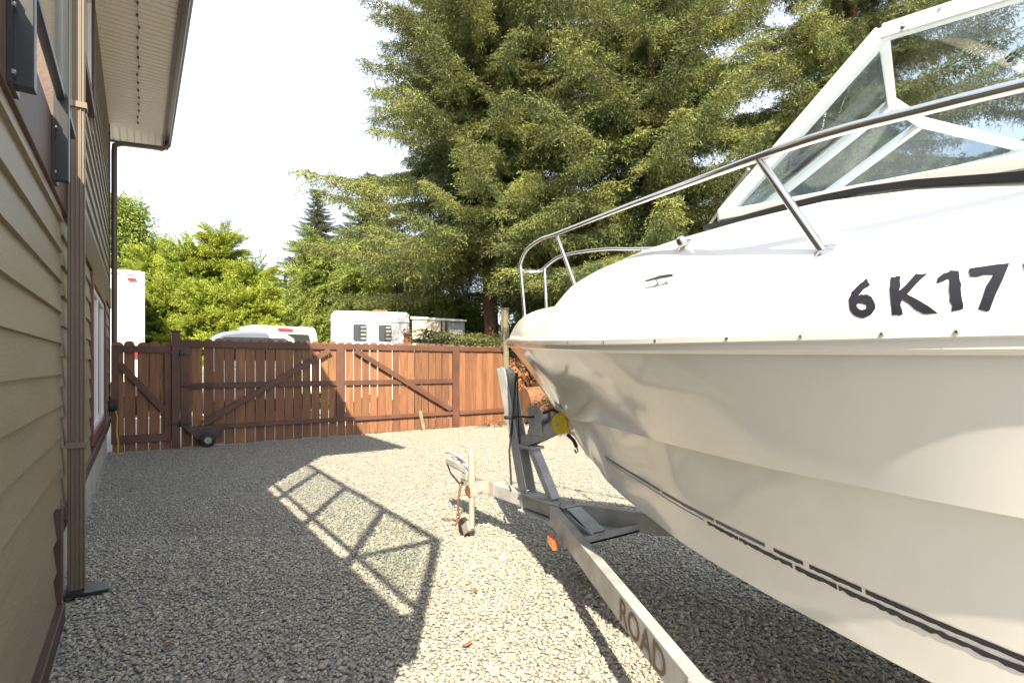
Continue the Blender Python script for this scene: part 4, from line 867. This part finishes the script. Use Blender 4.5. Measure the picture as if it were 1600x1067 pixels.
def conifer(name, label, base, H, rad, zlow, nb, pool, scale0, seed, tr_=.2, taper=.8, droop=-.12, group=None, upz=.3):
    rn = random.Random(seed); root = thing(name, label, 'tree', (base[0], base[1], base[2])); 
    if group: root['group'] = group
    trunk(root, base, H, tr_); rl = Vector(base)
    for i in range(nb):
        t = (i + .5) / nb; zz = zlow + (H * .99 - zlow) * (1 - (1 - t) ** 1.25); a = i * 2.39996 + rn.uniform(-.3, .3)
        k = max(0.03, 1 - (zz - zlow * .6) / (H - zlow * .6)) ** taper; Lb = rad * k * rn.uniform(.6, 1.18) + .12
        pitch = droop + upz * (zz / H) ** 2 + rn.uniform(-.13, .13); dv = Vector((math.cos(a) * math.cos(pitch), math.sin(a) * math.cos(pitch), math.sin(pitch)))
        sc_ = Lb / scale0; th = min(max(sc_, .3), 1.5)
        o = inst('branch', rn.choice(pool), root, Vector((0, 0, zz)), orient(dv, rn.uniform(-.25, .25)), (sc_, th, th))
    return root
def gp(u, D): p = pix(u, 570, D); return (p.x, p.y, 0)
conifer('spruce_tree', 'tall spruce with long drooping boughs reaching over the wide gate', gp(765, 15.0), 17, 5.2, 4.1, 240, SPR, 2.4, 1, .24, .52)
conifer('spruce_tree', 'massive spruce with reddish trunk behind the boat bow rail', gp(1015, 14.0), 19, 5.2, 1.6, 235, SPR, 2.4, 2, .30, .6)
conifer('spruce_tree', 'dark spruce seen through the boat windshield glass', gp(1330, 13.0), 17, 4.8, 1.6, 215, SPR, 2.4, 3, .26, .6)
conifer('spruce_tree', 'spruce at the yard edge past the windshield wing', gp(1720, 13.5), 14, 3.4, 1.4, 200, SPR, 2.4, 4, .24, .7)
t2 = [o for o in C.objects if o.get('label', '').startswith('massive spruce')][0]; _rn = random.Random(77)
for (u, v, D, zz) in ((800, 455, 11.4, 4.6), (840, 470, 11.2, 4.2), (790, 415, 11.8, 5.4), (885, 465, 11.5, 3.8), (850, 400, 12.2, 5.8)):
    tip = pix(u, v, D); p0 = Vector(t2.location) + Vector((0, 0, zz)); dv = tip - p0; Lb = dv.length
    inst('branch', _rn.choice(SPR), t2, Vector((0, 0, zz)), orient((dv + Vector((0, 0, .16 * Lb))).normalized(), _rn.uniform(-.2, .2)), (Lb / 2.4, 1.25, 1.25))
def shrub(name, label, base, H, rad, nb, pool, seed, sc0=1.0, group=None, top=.55, tr_=.12, zlow=.3, dr=-.25):
    rn = random.Random(seed); root = thing(name, label, 'tree', base); trunk(root, base, H * .93, tr_)
    if group: root['group'] = group
    for i in range(nb):
        t = (i + .5) / nb; zz = zlow + (H - zlow) * t; a = i * 2.39996 + rn.uniform(-.4, .4)
        rr_ = rad * (1 - max(0, (zz / H - (1 - top)) / top) ** 1.7) * rn.uniform(.62, 1.05); dep = rn.uniform(.25, .85)
        pitch = dr + 1.2 * (zz / H) ** 3 + rn.uniform(-.3, .3); dv = Vector((math.cos(a) * math.cos(pitch), math.sin(a) * math.cos(pitch), math.sin(pitch)))
        sc_ = sc0 * rn.uniform(.8, 1.25); r0 = max(0, rr_ - sc_ * .75)
        inst('branch', rn.choice(pool), root, Vector((math.cos(a) * r0, math.sin(a) * r0, zz - .1)), orient(dv, rn.uniform(-.8, .8)), (sc_, sc_, sc_))
    return root
gold = [(245, 21, 5.3, 1.9), (300, 20, 5.2, 1.9), (345, 20.5, 5.9, 1.9), (395, 20, 4.5, 1.8), (428, 19.5, 3.2, 1.3), (265, 18.5, 3.6, 1.5), (330, 18, 3.4, 1.5), (385, 18, 3.3, 1.4)]
for i, (u, D, H, r) in enumerate(gold):
    shrub('golden_cedar', 'bushy yellow-green cedar in the hedge behind pickup', gp(u, D), H, r, 280, CED, 100 + i, 1.05, 'golden cedar hedge behind the gate')
wp_ = [(508, 19, 5.1, 1.1, 'slender pointed cedar with drooping sprays left of horse trailer'), (570, 18.5, 4.3, 1.8, 'broad drooping green cedar directly behind horse trailer'), (640, 18, 4.5, 2.0, 'full drooping green cedar behind utility trailer'), (715, 17.5, 3.0, 1.7, 'drooping green cedar under the spruce boughs')]
for i, (u, D, H, r, lb) in enumerate(wp_): shrub('weeping_cedar', lb, gp(u, D), H, r, 290, WEP, 200 + i, 1.15, None, .8)
shrub('maple_tree', 'light green broadleaf tree rising above the white box truck', gp(190, 24), 7.6, 2.0, 290, BRD, 301, 1.3, None, .7, .16, 1.5, .1)
shrub('maple_tree', 'small leafy broadleaf treetop between truck and hedge', gp(240, 25), 6.2, 1.5, 180, BRD, 302, 1.1, None, .8, .12, 1.5, .1)
conifer('fir_tree', 'dark pointed fir standing far behind the cedars', gp(495, 42), 15.0, 5.2, 3, 280, FIR, 2.4, 401, .3, .8)
conifer('fir_tree', 'dark broad fir beside the big spruce, farther off', gp(578, 36), 14.2, 5.4, 3, 280, FIR, 2.4, 402, .3, .8)
for i, (u, D, H) in enumerate(((392, 85, 16), (410, 80, 16.5), (428, 84, 15.5), (446, 78, 14.5), (462, 82, 15), (375, 90, 14))):
    conifer('far_fir_tree', 'distant fir in the treeline above the hedge dip', gp(u, D), H, 2.6, 4, 90, FIR, 2.4, 500 + i, .25, .8, group='distant firs in the treeline')
for i, (u, D, H, r) in enumerate(((860, 21, 6.0, 2.2), (960, 22, 6.5, 2.4), (1080, 21, 6.2, 2.4), (1210, 20, 6, 2.4), (1360, 19, 5.6, 2.3), (1520, 18, 4.6, 2.2), (1680, 17, 4.4, 2.2))):
    shrub('background_cedar', 'green cedar in the dark row behind the spruces', gp(u, D), H, r, 200, WEP, 600 + i, 1.5, 'cedars behind the spruces', .7)
# overhead wires far behind the hedge
for i, (va, vb) in enumerate(((395, 470), (432, 492))):
    a = pix(120, va, 33); b = pix(760, vb + 30, 46); pts = [a.lerp(b, t) - Vector((0, 0, 1.2 * 4 * t * (1 - t))) for t in np.linspace(0, 1, 14)]
    tag(MB().tube(pts, .012, 5).build('power_line', M['galv'], None, org=a), ['upper thin overhead wire crossing behind the hedge', 'lower thin overhead wire crossing behind the hedge'][i], 'wire')
